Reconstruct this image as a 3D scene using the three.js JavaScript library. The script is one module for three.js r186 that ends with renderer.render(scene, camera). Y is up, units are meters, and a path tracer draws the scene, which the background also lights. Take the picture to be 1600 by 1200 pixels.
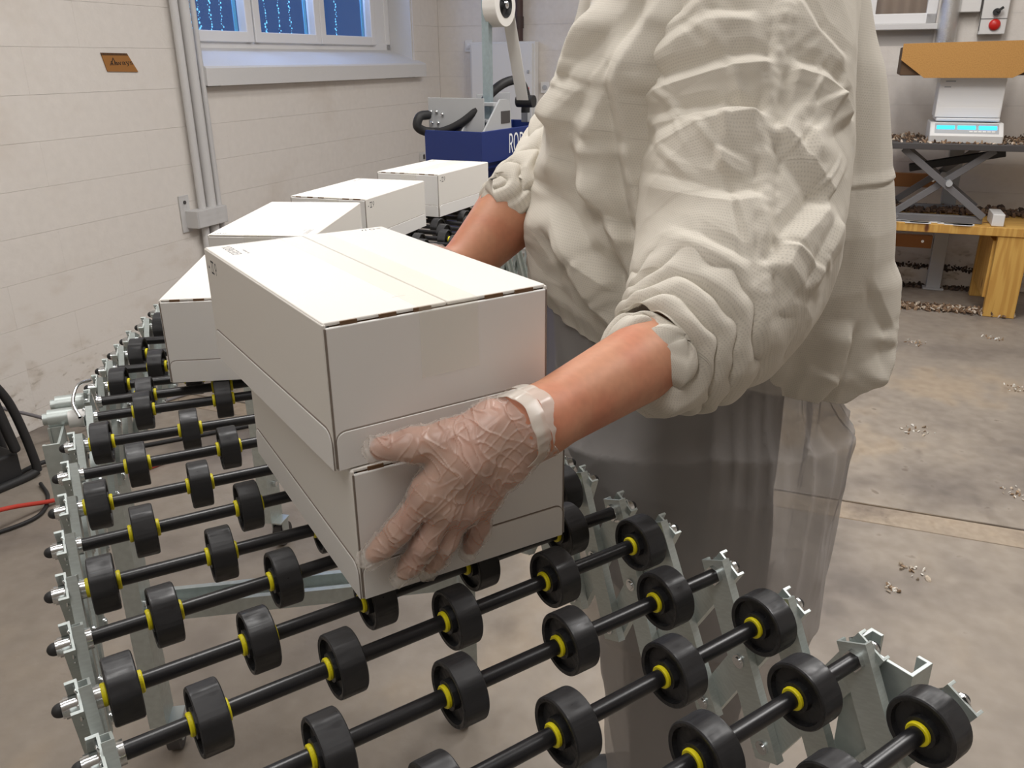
import * as THREE from 'three';
import { RoundedBoxGeometry } from 'three/addons/geometries/RoundedBoxGeometry.js';
import { mergeGeometries, toCreasedNormals } from 'three/addons/utils/BufferGeometryUtils.js';
import { ImprovedNoise } from 'three/addons/math/ImprovedNoise.js';
import { RectAreaLightUniformsLib } from 'three/addons/lights/RectAreaLightUniformsLib.js';

// ---------- camera, sky, exposure, lamps ----------
RectAreaLightUniformsLib.init();
const scene = new THREE.Scene();
const renderer = new THREE.WebGLRenderer({ antialias: true });
renderer.toneMapping = THREE.LinearToneMapping;
renderer.toneMappingExposure = 1.1;
renderer.shadowMap.enabled = true;
const camera = new THREE.PerspectiveCamera(2 * Math.atan(600 / 1300) * 180 / Math.PI, 4 / 3, 0.05, 60);
camera.position.set(0, 1.27, 0);
camera.up.set(0.008, 1, 0);
camera.lookAt(0, 1.27 - 0.36272, -0.9319);
scene.background = new THREE.Color().setRGB(0.007, 0.055, 0.20);      // dusk sky outside the windows

const CEIL = 2.95;
// room axes: x runs along the left wall, z points from it into the room
const ROOM_TURN = Math.atan2(0.9294, 0.3692);
const WX = new THREE.Vector3(0.3692, 0, -0.9294), WZ = new THREE.Vector3(0.9294, 0, 0.3692);
const room = (x, y, z) => new THREE.Vector3(WX.x * x + WZ.x * z, y, WX.z * x + WZ.z * z);
const LW = -2.70, BW = 5.50, RW = 3.6, FW = -2.6;                       // left, back, right, front wall faces
const LAMPS = [   // x, z (room), length, width, strength, turn
  [2.0, 0.95, 1.5, 0.45, 15, 'rectangular ceiling lamp above the open floor right of the conveyor'],
  [-0.7, -0.3, 1.5, 0.45, 4, 'rectangular fill lamp added in a ceiling fitting behind the front end of the conveyor'],  // added fill for the camera side
  [1.5, -1.0, 1.5, 0.45, 13, 'rectangular ceiling lamp over the boxes in the middle of the room'],
  [3.7, 0.1, 1.5, 0.45, 13, 'rectangular ceiling lamp near the back wall between the machine and the scale table'],
];
const LAMP_COLOUR = new THREE.Color().setRGB(1, 0.975, 0.95);

// ---------- helpers ----------
let seed = 7;
const rnd = () => { seed = (seed * 1664525 + 1013904223) % 4294967296; return seed / 4294967296; };
const rr = (a, b) => a + (b - a) * rnd();
const PN = new ImprovedNoise();
const noise = (x, y, z) => PN.noise(x, y, z);
const fbm = (x, y, z, o = 4) => { let s = 0, a = 0.5; for (let i = 0; i < o; i++) { s += a * PN.noise(x, y, z); x *= 2.03; y *= 2.03; z *= 2.03; a *= 0.5; } return s; };
const V = (x, y, z) => new THREE.Vector3(x, y, z);
const clamp = (x, a, b) => Math.min(b, Math.max(a, x));
const smooth = (a, b, x) => { const t = clamp((x - a) / (b - a), 0, 1); return t * t * (3 - 2 * t); };
function table(xs, ys, x) {
  if (x <= xs[0]) return ys[0];
  for (let i = 1; i < xs.length; i++) if (x <= xs[i]) { let t = (x - xs[i - 1]) / (xs[i] - xs[i - 1]); return ys[i - 1] + (ys[i] - ys[i - 1]) * t; }
  return ys[ys.length - 1];
}
const used = new Map();
function numbered(name) { const n = used.get(name) ?? 0; used.set(name, n + 1); return n ? name + '_' + String(n).padStart(3, '0') : name; }
function tag(o, label, category, group) { o.userData.label = label; o.userData.category = category; if (group) o.userData.group = group; return o; }
function thing(name, label, category, p = V(0, 0, 0), turn = 0, group) {
  const o = new THREE.Group(); o.name = numbered(name); o.position.copy(p); o.rotation.y = turn; scene.add(o);
  return tag(o, label, category, group);
}
const rthing = (name, label, category, x, y, z, group) => thing(name, label, category, room(x, y, z), ROOM_TURN, group);
function part(parent, name, geo, mat, p, rot) {
  const m = new THREE.Mesh(geo, mat); m.name = name; m.castShadow = m.receiveShadow = true;
  if (p) m.position.set(p[0], p[1], p[2]);
  if (rot) m.rotation.set(rot[0], rot[1], rot[2]);
  parent.add(m); return m;
}
function struct(name, x, y, z) {
  const o = new THREE.Group(); o.name = name; o.position.copy(room(x, y, z)); o.rotation.y = ROOM_TURN; o.userData.kind = 'structure'; scene.add(o); return o;
}
// uv in metres, by the face's main direction
function muv(g, s = 1, ox = 0, oy = 0) {
  const p = g.attributes.position, n = g.attributes.normal, uv = new Float32Array(p.count * 2);
  for (let i = 0; i < p.count; i++) {
    const ax = Math.abs(n.getX(i)), ay = Math.abs(n.getY(i)), az = Math.abs(n.getZ(i));
    const x = p.getX(i), y = p.getY(i), z = p.getZ(i);
    const [u, v] = ay > ax && ay > az ? [x, z] : ax > az ? [z, y] : [x, y];
    uv[2 * i] = u * s + ox; uv[2 * i + 1] = v * s + oy;
  }
  g.setAttribute('uv', new THREE.BufferAttribute(uv, 2)); return g;
}
const box = (w, h, d, x = 0, y = 0, z = 0) => new THREE.BoxGeometry(w, h, d).translate(x, y, z);
const rbox = (w, h, d, r = 0.002, x = 0, y = 0, z = 0, s = 2) => new RoundedBoxGeometry(w, h, d, s, r).translate(x, y, z);
const cyl = (r, h, n = 20, r2 = r) => new THREE.CylinderGeometry(r2, r, h, n);
const cylX = (r, h, n = 20, x = 0, y = 0, z = 0) => cyl(r, h, n).rotateZ(Math.PI / 2).translate(x, y, z);
const clean = (g) => { g = g.index ? g.toNonIndexed() : g; for (const k of Object.keys(g.attributes)) if (!['position', 'normal', 'uv'].includes(k)) g.deleteAttribute(k); return g; };
const merge = (...gs) => mergeGeometries(gs.map(clean));
const tube = (pts, r, n = 60, rad = 10) => new THREE.TubeGeometry(new THREE.CatmullRomCurve3(pts), n, r, rad);
function bar(a, b, w, d) {               // a square bar between two points
  const len = a.distanceTo(b), g = rbox(w, len, d, Math.min(w, d) * 0.12);
  return g.applyQuaternion(new THREE.Quaternion().setFromUnitVectors(V(0, 1, 0), b.clone().sub(a).normalize())).translate((a.x + b.x) / 2, (a.y + b.y) / 2, (a.z + b.z) / 2);
}
function extrude(pts, depth, bevel = 0) {
  const s = new THREE.Shape(pts.map(([x, y]) => new THREE.Vector2(x, y)));
  return new THREE.ExtrudeGeometry(s, { depth, bevelEnabled: bevel > 0, bevelThickness: bevel, bevelSize: bevel, bevelSegments: 2, steps: 1 });
}
// ---------- textures ----------
function dataTex(w, h, fn, srgb = true, rep = true) {
  const d = new Uint8Array(w * h * 4);
  for (let y = 0; y < h; y++) for (let x = 0; x < w; x++) { const c = fn(x / w, y / h), i = (y * w + x) * 4; d[i] = clamp(c[0], 0, 255); d[i + 1] = clamp(c[1], 0, 255); d[i + 2] = clamp(c[2], 0, 255); d[i + 3] = 255; }
  const t = new THREE.DataTexture(d, w, h); t.magFilter = THREE.LinearFilter; t.minFilter = THREE.LinearMipmapLinearFilter;
  if (rep) t.wrapS = t.wrapT = THREE.RepeatWrapping; if (srgb) t.colorSpace = THREE.SRGBColorSpace; t.needsUpdate = true; return t;
}
function canvasTex(w, h, draw) {
  const c = document.createElement('canvas'); c.width = w; c.height = h; draw(c.getContext('2d'), w, h);
  const t = new THREE.CanvasTexture(c); t.colorSpace = THREE.SRGBColorSpace; return t;
}
// noise that tiles: two blended copies
const tiled = (f) => (u, v) => { const a = smooth(0, 1, u), b = smooth(0, 1, v); return f(u, v) * (1 - 0) * (1 - a) * (1 - b) + f(u - 1, v) * a * (1 - b) + f(u, v - 1) * (1 - a) * b + f(u - 1, v - 1) * a * b; };
const mixc = (a, b, t) => [a[0] + (b[0] - a[0]) * t, a[1] + (b[1] - a[1]) * t, a[2] + (b[2] - a[2]) * t];
const grid = (f, n) => { const t = tiled(f), a = new Float32Array(n * n); for (let y = 0; y < n; y++) for (let x = 0; x < n; x++) a[y * n + x] = t(x / n, y / n);
  return (u, v) => { const x = (((u % 1) + 1) % 1) * n, y = (((v % 1) + 1) % 1) * n, i = Math.floor(x), j = Math.floor(y), p = x - i, q = y - j, i1 = (i + 1) % n, j1 = (j + 1) % n; return (a[(j % n) * n + i % n] * (1 - p) + a[(j % n) * n + i1] * p) * (1 - q) + (a[j1 * n + i % n] * (1 - p) + a[j1 * n + i1] * p) * q; }; };
const cn1 = grid((u, v) => fbm(u * 5, v * 5, 1.5, 5), 256), cn2 = grid((u, v) => fbm(u * 14, v * 30, 4.2, 4), 384), cn3 = grid((u, v) => fbm(u * 60, v * 60, 9.1, 3), 512);
const concreteTex = dataTex(1024, 1024, (u, v) => {
  const a = cn1(u, v), b = cn2(u, v), c = cn3(u, v);
  let k = [170, 158, 144];
  k = mixc(k, [134, 124, 115], smooth(-0.05, 0.45, a * 1.6));
  k = mixc(k, [186, 168, 146], smooth(0.05, 0.4, -a * 1.3 + b * 0.5));
  k = mixc(k, [112, 103, 96], smooth(0.12, 0.42, b) * 0.45);
  k = mixc(k, [92, 78, 64], smooth(0.3, 0.45, c) * 0.5);
  return k.map((x) => x + c * 26);
});
const concreteBump = dataTex(512, 512, (u, v) => { const c = 128 + cn3(u, v) * 150 + cn2(u, v) * 60; return [c, c, c]; }, false);
const wallTex = dataTex(1024, 1024, (u, v) => {
  const a = cn1(u, v), c = cn3(u, v), b = cn2(u, v);
  let k = mixc([222, 216, 209], [214, 206, 197], smooth(0, 0.5, a + b * 0.4));
  return k.map((x) => x + c * 9);
});
const dirtTex = dataTex(1024, 512, (u, v) => {       // painted wall foot, with real grime blotches low down
  const a = fbm(u * 16, v * 9, 3.3, 5), b = fbm(u * 60, v * 34, 8, 3), low = smooth(0.5, 0.1, v);
  let k = mixc([222, 216, 209], [214, 206, 197], smooth(0, 0.5, a));
  k = mixc(k, [150, 134, 112], smooth(0.0, 0.4, a + b * 0.2) * low * 0.35);
  k = mixc(k, [110, 98, 84], smooth(0.22, 0.4, a * 0.4 + b) * low * 0.35);
  return k;
}, true);
const wallBump = dataTex(512, 512, (u, v) => { const c = 128 + cn3(u, v) * 120 + cn2(u, v) * 40; return [c, c, c]; }, false);
const weaveBump = dataTex(256, 256, (u, v) => {      // embossed bond points of the nonwoven cloth, 16 per tile
  const x = u * 16, y = v * 16, row = Math.floor(y), fx = ((x + (row % 2) * 0.5) % 1) - 0.5, fy = (y % 1) - 0.5;
  const c = 205 - 120 * Math.exp(-(fx * fx * 20 + fy * fy * 20)) + noise(u * 60, v * 60, 3) * 40; return [c, c, c];
}, false);
const weaveCol = dataTex(256, 256, (u, v) => {
  const x = u * 16, y = v * 16, row = Math.floor(y), fx = ((x + (row % 2) * 0.5) % 1) - 0.5, fy = (y % 1) - 0.5;
  const c = 240 - 20 * Math.exp(-(fx * fx * 20 + fy * fy * 20)) + noise(u * 40, v * 40, 5) * 9; return [c, c * 0.985, c * 0.95];
});
const softBump = dataTex(512, 512, (u, v) => { const c = 128 + cn3(u, v) * 170; return [c, c, c]; }, false);
const scuffRough = dataTex(256, 256, (u, v) => { const c = 120 + fbm(u * 12, v * 12, 2, 4) * 120 + Math.max(0, fbm(u * 40, v * 6, 7, 3)) * 160; return [c, c, c]; }, false);
const pineTex = dataTex(512, 512, (u, v) => {
  let k = mixc([212, 168, 88], [196, 148, 72], smooth(-0.3, 0.4, Math.sin((u * 9 + fbm(u * 3, v * 0.7, 2, 3) * 3) * 6.28) * 0.35 + fbm(u * 40, v * 3, 5, 3)));
  for (const [a, b] of [[0.3, 0.2], [0.7, 0.62], [0.2, 0.8], [0.62, 0.95]]) { const d = Math.hypot((u - a) * 1.4, v - b); k = mixc(k, [96, 52, 18], smooth(0.05, 0.012, d)); }
  return k;
});
const brownTex = dataTex(512, 256, (u, v) => mixc([186, 140, 78], [172, 126, 68], smooth(-0.3, 0.4, fbm(u * 30, v * 30, 2, 4))));
const zincTex = dataTex(256, 256, (u, v) => { const a = fbm(u * 9, v * 9, 6, 4); const c = 200 + a * 40; return [c * 0.96, c, c * 0.98]; }, false);
const std = (c, rough = 0.7, extra = {}) => new THREE.MeshStandardMaterial({ color: new THREE.Color().setRGB(...c), roughness: rough, ...extra });
const phys = (c, rough = 0.7, extra = {}) => new THREE.MeshPhysicalMaterial({ color: new THREE.Color().setRGB(...c), roughness: rough, ...extra });
const rep = (t, s, s2 = s) => { const c = t.clone(); c.repeat.set(s, s2); c.needsUpdate = true; return c; };
const M = {
  floor: std([0.76, 0.77, 0.785], 0.62, { map: rep(concreteTex, 0.36), bumpMap: rep(concreteBump, 1.2), bumpScale: 0.0012 }),
  joint: std([0.9, 0.86, 0.8], 0.7, { map: rep(concreteTex, 0.8), bumpMap: rep(concreteBump, 1.2), bumpScale: 0.001 }),
  wall: std([1, 1, 1], 0.85, { map: rep(wallTex, 0.5), bumpMap: rep(wallBump, 1.6), bumpScale: 0.0015 }),
  foot: std([1, 1, 1], 0.85, { map: rep(dirtTex, 0.5, 1.6), bumpMap: rep(wallBump, 1.6), bumpScale: 0.0015 }),
  mortar: std([0.5, 0.47, 0.44], 0.95),
  ceiling: std([0.78, 0.76, 0.73], 0.9),
  white: std([0.74, 0.73, 0.71], 0.45),
  sill: std([0.66, 0.65, 0.64], 0.7, { bumpMap: rep(wallBump, 3), bumpScale: 0.002 }),
  pvc: std([0.78, 0.77, 0.76], 0.35),
  glass: phys([1, 1, 1], 0.03, { transmission: 1, thickness: 0, ior: 1.5 }),
  card: std([0.84, 0.825, 0.80], 0.62),
  cutedge: std([0.24, 0.2, 0.17], 0.9),
  kraft: std([0.16, 0.09, 0.045], 0.9),
  tape: phys([1, 0.96, 0.83], 0.3, { transparent: true, opacity: 0.11 }),
  black: phys([0.02, 0.02, 0.022], 0.95, { roughnessMap: scuffRough }),
  rod: phys([0.012, 0.012, 0.014], 0.32),
  yellow: std([0.85, 0.74, 0.01], 0.45),
  zinc: std([0.52, 0.62, 0.68], 0.35, { metalness: 0.6, map: rep(zincTex, 6) }),
  galv: std([0.70, 0.735, 0.73], 0.42, { metalness: 0.6, map: rep(zincTex, 8) }),
  bolt: std([0.75, 0.77, 0.78], 0.2, { metalness: 1 }),
  rubber: std([0.02, 0.02, 0.021], 0.6),
  blue: std([0.012, 0.03, 0.16], 0.42),
  grey: std([0.42, 0.43, 0.44], 0.45),
  darkgrey: std([0.06, 0.055, 0.055], 0.55),
  steelpaint: std([0.16, 0.155, 0.16], 0.5),
  cardboard: std([1, 1, 1], 0.85, { map: rep(brownTex, 7) }),
  cardboardShaded: std([0.11, 0.065, 0.035], 0.9),
  pine: std([1, 1, 1], 0.6, { map: rep(pineTex, 2.2, 1.4) }),
  orangewood: std([0.42, 0.18, 0.055], 0.6),
  red: std([0.6, 0.02, 0.015], 0.35),
  cable: std([0.55, 0.05, 0.03], 0.5),
  greycable: std([0.2, 0.19, 0.2], 0.5),
  bluereflection: std([0.07, 0.42, 0.66], 0.4),
  tapeweb: std([0.72, 0.70, 0.66], 0.5),
  duct: std([0.75, 0.75, 0.74], 0.25, { metalness: 1, bumpMap: rep(softBump, 3), bumpScale: 0.002 }),
  lampbody: std([0.8, 0.8, 0.8], 0.5),
  lampglow: new THREE.MeshStandardMaterial({ color: 0xffffff, emissive: LAMP_COLOUR, emissiveIntensity: 3 }),
};
// ---------- lamps ----------
LAMPS.forEach(([x, z, l, w, power, label]) => {
  const t = rthing('ceiling_lamp', label, 'lamp', x, CEIL - 0.09, z);
  part(t, 'housing', rbox(l + 0.06, 0.085, w + 0.06, 0.01, 0, 0.045, 0), M.lampbody);
  part(t, 'diffuser', rbox(l, 0.02, w, 0.006, 0, -0.005, 0), M.lampglow);
  const a = new THREE.RectAreaLight(LAMP_COLOUR, power, l, w); a.position.set(0, -0.02, 0); a.rotation.x = -Math.PI / 2; t.add(a);
});
// ---------- the room ----------
{
  const f = struct('floor', 0, 0, 0), J0 = 2.36, J1 = 2.47, z0 = LW - 0.25, z1 = RW + 0.25, zc = (z0 + z1) / 2, zw = z1 - z0;
  const slab = (a, b, drop, m, n) => part(f, n, muv(rbox(b - a - 0.006, 0.2, zw, 0.003, (a + b) / 2, -0.1 - drop, zc)), m);
  slab(FW - 0.25, J0, 0, M.floor, 'slab'); slab(J0, J1, 0.002, M.joint, 'joint_strip'); slab(J1, BW + 0.25, 0, M.floor, 'slab_001');
  part(f, 'subfloor', box(BW - FW + 0.5, 0.1, zw, (BW + FW) / 2, -0.252, zc), M.mortar);
  const c = struct('ceiling', 0, 0, 0); part(c, 'ceiling_slab', muv(box(BW - FW + 0.5, 0.2, zw, (BW + FW) / 2, CEIL + 0.1, zc)), M.ceiling);
}
// A wall face with its plane at local z = 0, facing +z, running along local x. Blocks are laid proud of the mortar slab.
const COURSE = 0.157, BASE = 1.327 - 8 * 0.157;
function blockWall(parent, x0, x1, yTop, hole) {
  const n = Math.ceil((yTop - BASE) / COURSE);
  for (let k = -1; k < n; k++) {
    const y0 = Math.max(0.001, BASE + k * COURSE), y1 = Math.min(yTop, BASE + (k + 1) * COURSE);
    if (y1 - y0 < 0.01) continue;
    const first = Math.floor(x0 / 0.5) * 0.5 - (k % 2 ? 0.25 : 0);
    for (let x = first; x < x1; x += 0.5) {
      let a = Math.max(x, x0), b = Math.min(x + 0.5, x1);
      if (b - a < 0.02) continue;
      let yy1 = y1;
      if (hole && y1 > hole[2]) {
        if (b > hole[0] && a < hole[1]) { if (a < hole[0] - 0.02) b = hole[0]; else if (b > hole[1] + 0.02) a = hole[1]; else { yy1 = hole[2]; if (yy1 - y0 < 0.01) continue; } }
      }
      const g = muv(box(b - a - 0.0002, yy1 - y0 - 0.0007, 0.012, (a + b) / 2, (y0 + yy1) / 2, -0.006 + rr(-0.0004, 0.0003)));
      part(parent, numbered2(parent, 'block'), g, k < 3 ? M.foot : M.wall);
    }
  }
}
const counters = new WeakMap();
function numbered2(parent, name) { const m = counters.get(parent) ?? {}; counters.set(parent, m); const n = m[name] ?? 0; m[name] = n + 1; return n ? name + '_' + String(n).padStart(3, '0') : name; }
const WIN = [3.095, 5.14, 1.20, 2.45];      // left window opening: x0, x1, y0, y1
{
  const w = struct('wall_left', 0, 0, LW);
  const T = 0.24, zz = -0.0125 - T / 2;
  const seg = (a, b, y0, y1, n, m = M.mortar, z = zz, d = T) => part(w, n, muv(box(b - a, y1 - y0, d, (a + b) / 2, (y0 + y1) / 2, z)), m);
  seg(FW - 0.25, WIN[0], 0, CEIL, 'core'); seg(WIN[1], BW, 0, CEIL, 'core_001'); seg(WIN[0], WIN[1], 0, WIN[2], 'core_002'); seg(WIN[0], WIN[1], WIN[3], CEIL, 'core_003');
  blockWall(w, 0.9, BW, 1.8, WIN);
  seg(FW, 0.9, 0, CEIL, 'plaster', M.wall, -0.006, 0.012); seg(0.9, WIN[0], 1.8, CEIL, 'plaster_001', M.wall, -0.006, 0.012); seg(WIN[1], BW, 1.8, CEIL, 'plaster_002', M.wall, -0.006, 0.012); seg(WIN[0], WIN[1], WIN[3], CEIL, 'plaster_003', M.wall, -0.006, 0.012);
  // the sides of the opening
  part(w, 'reveal', muv(box(0.012, WIN[3] - WIN[2], 0.24, WIN[1] - 0.006, (WIN[2] + WIN[3]) / 2, -0.13)), M.sill);
  part(w, 'reveal_001', muv(box(0.012, WIN[3] - WIN[2], 0.24, WIN[0] + 0.006, (WIN[2] + WIN[3]) / 2, -0.13)), M.sill);
  part(w, 'reveal_002', muv(box(WIN[1] - WIN[0], 0.012, 0.24, (WIN[1] + WIN[0]) / 2, WIN[3] - 0.006, -0.13)), M.sill);
}
const W2 = [-0.62, 0.345, 1.44, 2.45];      // right window opening in the back wall: z0, z1, y0, y1
{
  // back wall: local x here runs along the room's z
  const w = new THREE.Group(); w.name = 'wall_back'; w.userData.kind = 'structure'; w.position.copy(room(BW, 0, 0)); w.rotation.y = ROOM_TURN - Math.PI / 2; scene.add(w);
  const T = 0.24, zz = -0.0125 - T / 2;
  const seg = (a, b, y0, y1, n, m = M.mortar, z = zz, d = T) => part(w, n, muv(box(b - a, y1 - y0, d, (a + b) / 2, (y0 + y1) / 2, z)), m);
  seg(LW - 0.25, W2[0], 0, CEIL, 'core'); seg(W2[1], RW + 0.25, 0, CEIL, 'core_001'); seg(W2[0], W2[1], 0, W2[2], 'core_002'); seg(W2[0], W2[1], W2[3], CEIL, 'core_003');
  blockWall(w, LW + 0.001, -1.3, 1.8); blockWall(w, -0.2, 1.4, 1.8, W2);
  seg(-1.3, -0.2, 0, 1.44, 'plaster', M.wall, -0.006, 0.012); seg(-1.3, W2[0], 1.44, 1.8, 'plaster_001', M.wall, -0.006, 0.012); seg(1.4, RW, 0, 1.8, 'plaster_002', M.wall, -0.006, 0.012); seg(LW, W2[0], 1.8, CEIL, 'plaster_003', M.wall, -0.006, 0.012); seg(W2[1], RW, 1.8, CEIL, 'plaster_004', M.wall, -0.006, 0.012); seg(W2[0], W2[1], W2[3], CEIL, 'plaster_005', M.wall, -0.006, 0.012);
  // raised footing along the wall behind the table
  part(w, 'footing', muv(rbox(2.3, 0.10, 0.10, 0.006, 0.75, 0.05, 0.05)), M.foot);
}
{
  const r = struct('wall_right', 0, 0, RW + 0.12); part(r, 'plaster', muv(box(BW - FW + 0.5, CEIL, 0.24, (BW + FW) / 2, CEIL / 2, 0)), M.wall);
  const f = struct('wall_front', FW - 0.12, 0, 0); part(f, 'plaster', muv(box(0.24, CEIL, RW - LW, 0, CEIL / 2, (RW + LW) / 2)), M.wall);
}
// ---------- left window ----------
{
  const w = struct('window_1', 0, 0, LW - 0.17), y0 = 1.325, y1 = WIN[3] - 0.012, xa = WIN[0] + 0.012, xb = WIN[1] - 0.012;
  const fr = (a, b, c, d, z, dep, n) => part(w, n, rbox(b - a, d - c, dep, 0.006, (a + b) / 2, (c + d) / 2, z), M.pvc);
  fr(xa, xb, y0, y0 + 0.05, -0.03, 0.07, 'frame_rail'); fr(xa, xb, y1 - 0.05, y1, -0.03, 0.07, 'frame_rail_001');
  fr(xb - 0.055, xb, y0, y1, -0.03, 0.07, 'frame_stile'); fr(xa, xa + 0.055, y0, y1, -0.03, 0.07, 'frame_stile_001');
  const panes = [[3.23, 3.666], [3.781, 4.26], [4.367, 4.867]], yb = 1.412;
  panes.forEach(([a, b], i) => {
    const s = part(w, numbered2(w, 'sash'), merge(rbox(b - a + 0.1, 0.05, 0.05, 0.006, (a + b) / 2, yb - 0.025, 0), rbox(b - a + 0.1, 0.05, 0.05, 0.006, (a + b) / 2, y1 - 0.065, 0),
      rbox(0.052, y1 - yb + 0.01, 0.052, 0.006, a - 0.026, (yb + y1) / 2 - 0.045, 0), rbox(0.052, y1 - yb + 0.01, 0.052, 0.006, b + 0.026, (yb + y1) / 2 - 0.045, 0)), M.pvc);
    part(s, 'painted_reflection', rbox(0.022, y1 - yb, 0.006, 0.001, b - 0.012, (yb + y1) / 2 - 0.04, -0.03), M.bluereflection);  // blue reflection along the pane edge, painted as an added strip
    part(s, 'pane', box(b - a + 0.02, y1 - yb, 0.005, (a + b) / 2, (yb + y1) / 2 - 0.04, -0.012), M.glass);
  });
  fr(4.92, xb - 0.05, y0, y1, -0.03, 0.06, 'frame_filler'); fr(xa + 0.05, 3.18, y0, y1, -0.03, 0.06, 'frame_filler_001');
  // sloping sill with a thick chipped front edge
  const s = struct('trim_1', 0, 0, LW);
  const prof = [[-0.17, 1.21], [0.05, 1.178], [0.052, 1.247], [0.046, 1.254], [-0.17, 1.335]];
  const g = extrude(prof, WIN[1] + 0.055 - 3.105, 0.003).rotateY(Math.PI / 2);           // profile x -> -z
  g.scale(1, 1, -1).translate(3.105, 0, 0); g.index ? 0 : flip(g);
  part(s, 'window_sill', muv(g), M.sill);
}
function flip(g) { const p = g.attributes.position.array, n = g.attributes.normal.array; for (let i = 0; i < p.length; i += 9) for (let k = 0; k < 3; k++) { let t = p[i + 3 + k]; p[i + 3 + k] = p[i + 6 + k]; p[i + 6 + k] = t; t = n[i + 3 + k]; n[i + 3 + k] = n[i + 6 + k]; n[i + 6 + k] = t; } }
// strings of small lights hanging just outside the panes
{
  const glow = new THREE.MeshStandardMaterial({ color: 0x88e0ff, emissive: new THREE.Color().setRGB(0.16, 0.62, 0.9), emissiveIntensity: 0.6 });
  const wire = std([0.02, 0.05, 0.09], 0.5);
  const names = ['leftmost string of lights', 'second string of lights from the left', 'third string of lights from the left', 'fourth string of lights from the left'];
  const spots = [[3.42, 0, 'left'], [3.48, 1, 'left'], [3.56, 2, 'left'], [3.64, 3, 'left'], [3.925, 0, 'middle'], [3.99, 1, 'middle'], [4.11, 2, 'middle'], [4.21, 3, 'middle'], [4.54, 0, 'right'], [4.67, 1, 'right']];
  for (const [x, k, pane] of spots) {
    const t = rthing('light_string', names[k] + ' hanging outside the ' + pane + ' window pane', 'string lights', x, 1.36, LW - 0.27, 'hanging light strings');
    part(t, 'wire', cyl(0.0012, 1.06, 6).translate(0, 0.53, 0), wire);
    const gs = []; for (let y = 0.03; y < 1.04; y += rr(0.006, 0.016)) gs.push(new THREE.IcosahedronGeometry(rr(0.0015, 0.0042), 1).scale(1, 1.5, 1).translate(rr(-0.007, 0.007), y, rr(-0.004, 0.004)));
    const b = part(t, 'light_beads', merge(...gs), glow); b.userData.kind = 'stuff';
    const pl = new THREE.PointLight(new THREE.Color().setRGB(0.34, 0.52, 1), 0.17); pl.position.set(0, 0.45, 0.03); pl.shadow.radius = 2; t.add(pl);  // added light, placed to tint the sill and reveal blue
  }
}
// ---------- things on the left wall ----------
{
  const defs = [[2.985, 0.017, 'thick white pipe left of the window, leftmost of three'], [3.045, 0.022, 'white pipe left of the window, middle one of three'], [3.098, 0.012, 'thin white pipe left of the window, rightmost of three']];
  defs.forEach(([x, r, label]) => {
    const t = rthing('wall_pipe', label, 'pipe', x, 0.05, LW + 0.03, 'white pipes beside the window');
    part(t, 'pipe', cyl(r, CEIL - 0.07, 20).translate(0, (CEIL - 0.07) / 2, 0), M.sill);
    for (const y of [0.35, 1.62, 2.3]) part(t, numbered2(t, 'pipe_clip'), rbox(r * 2 + 0.014, 0.02, r + 0.026, 0.002, 0, y, -0.008), M.white);
  });
  const b = rthing('pipe_bracket', 'cream metal bracket over the white pipes below the window', 'bracket', 2.99, 0.6, LW);
  part(b, 'fixing_tab', rbox(0.06, 0.16, 0.006, 0.002, -0.085, 0.05, 0.004), M.sill); part(b, 'screw', cyl(0.008, 0.004, 12).rotateX(Math.PI / 2).translate(-0.085, 0.10, 0.009), M.darkgrey);
  part(b, 'cover', rbox(0.19, 0.075, 0.07, 0.003, 0.015, 0.025, 0.035), M.sill); part(b, 'tab_web', rbox(0.006, 0.075, 0.07, 0.002, -0.085, 0.025, 0.035), M.sill);
  const tagTex = canvasTex(256, 192, (c, w, h) => {
    c.fillStyle = '#9c6a34'; c.fillRect(0, 0, w, h); c.fillStyle = '#5d3d1f'; c.fillRect(0, 0, w, 26);
    c.fillStyle = '#2e1d10'; for (let i = 0; i < 17; i++) c.fillRect(18 + i * 13, 7 + (i * 7) % 3, 8 - (i % 3) * 2, 11); c.strokeStyle = '#20140c'; c.lineWidth = 7; c.lineCap = 'round';
    c.font = 'italic bold 58px serif'; c.fillStyle = '#20140c'; c.save(); c.translate(42, 122); c.rotate(-0.03); c.fillText('Always', 0, 0); c.restore();
    c.beginPath(); c.moveTo(60, 118); c.lineTo(98, 52); c.lineTo(112, 118); c.stroke();
  });
  const t = rthing('cardboard_tag', 'small brown slanted cardboard tag with dark handwriting on the wall', 'sign', 2.675, 1.238, LW + 0.002);
  const pts = [[-0.068, 0.004], [0.087, 0], [0.043, 0.069], [-0.086, 0.071]];
  const g = extrude(pts, 0.003); const p = g.attributes.position, uv = g.attributes.uv;
  for (let i = 0; i < p.count; i++) { const y = p.getY(i), l = -0.068 - 0.018 * y / 0.07; uv.setXY(i, clamp((p.getX(i) - l) / (0.153 - 0.024 * y / 0.07), 0, 1), clamp(y / 0.07, 0, 1)); }
  part(t, 'card', g, std([1, 1, 1], 0.8, { map: tagTex }));
  const s = rthing('wall_socket', 'small cream socket low on the left wall above the far box', 'socket', 5.167, 0.64, LW);
  part(s, 'plate', rbox(0.05, 0.055, 0.02, 0.004, 0, 0.027, 0.01), M.sill); part(s, 'outlet', rbox(0.022, 0.03, 0.006, 0.002, 0.004, 0.027, 0.022), M.darkgrey);
}
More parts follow.
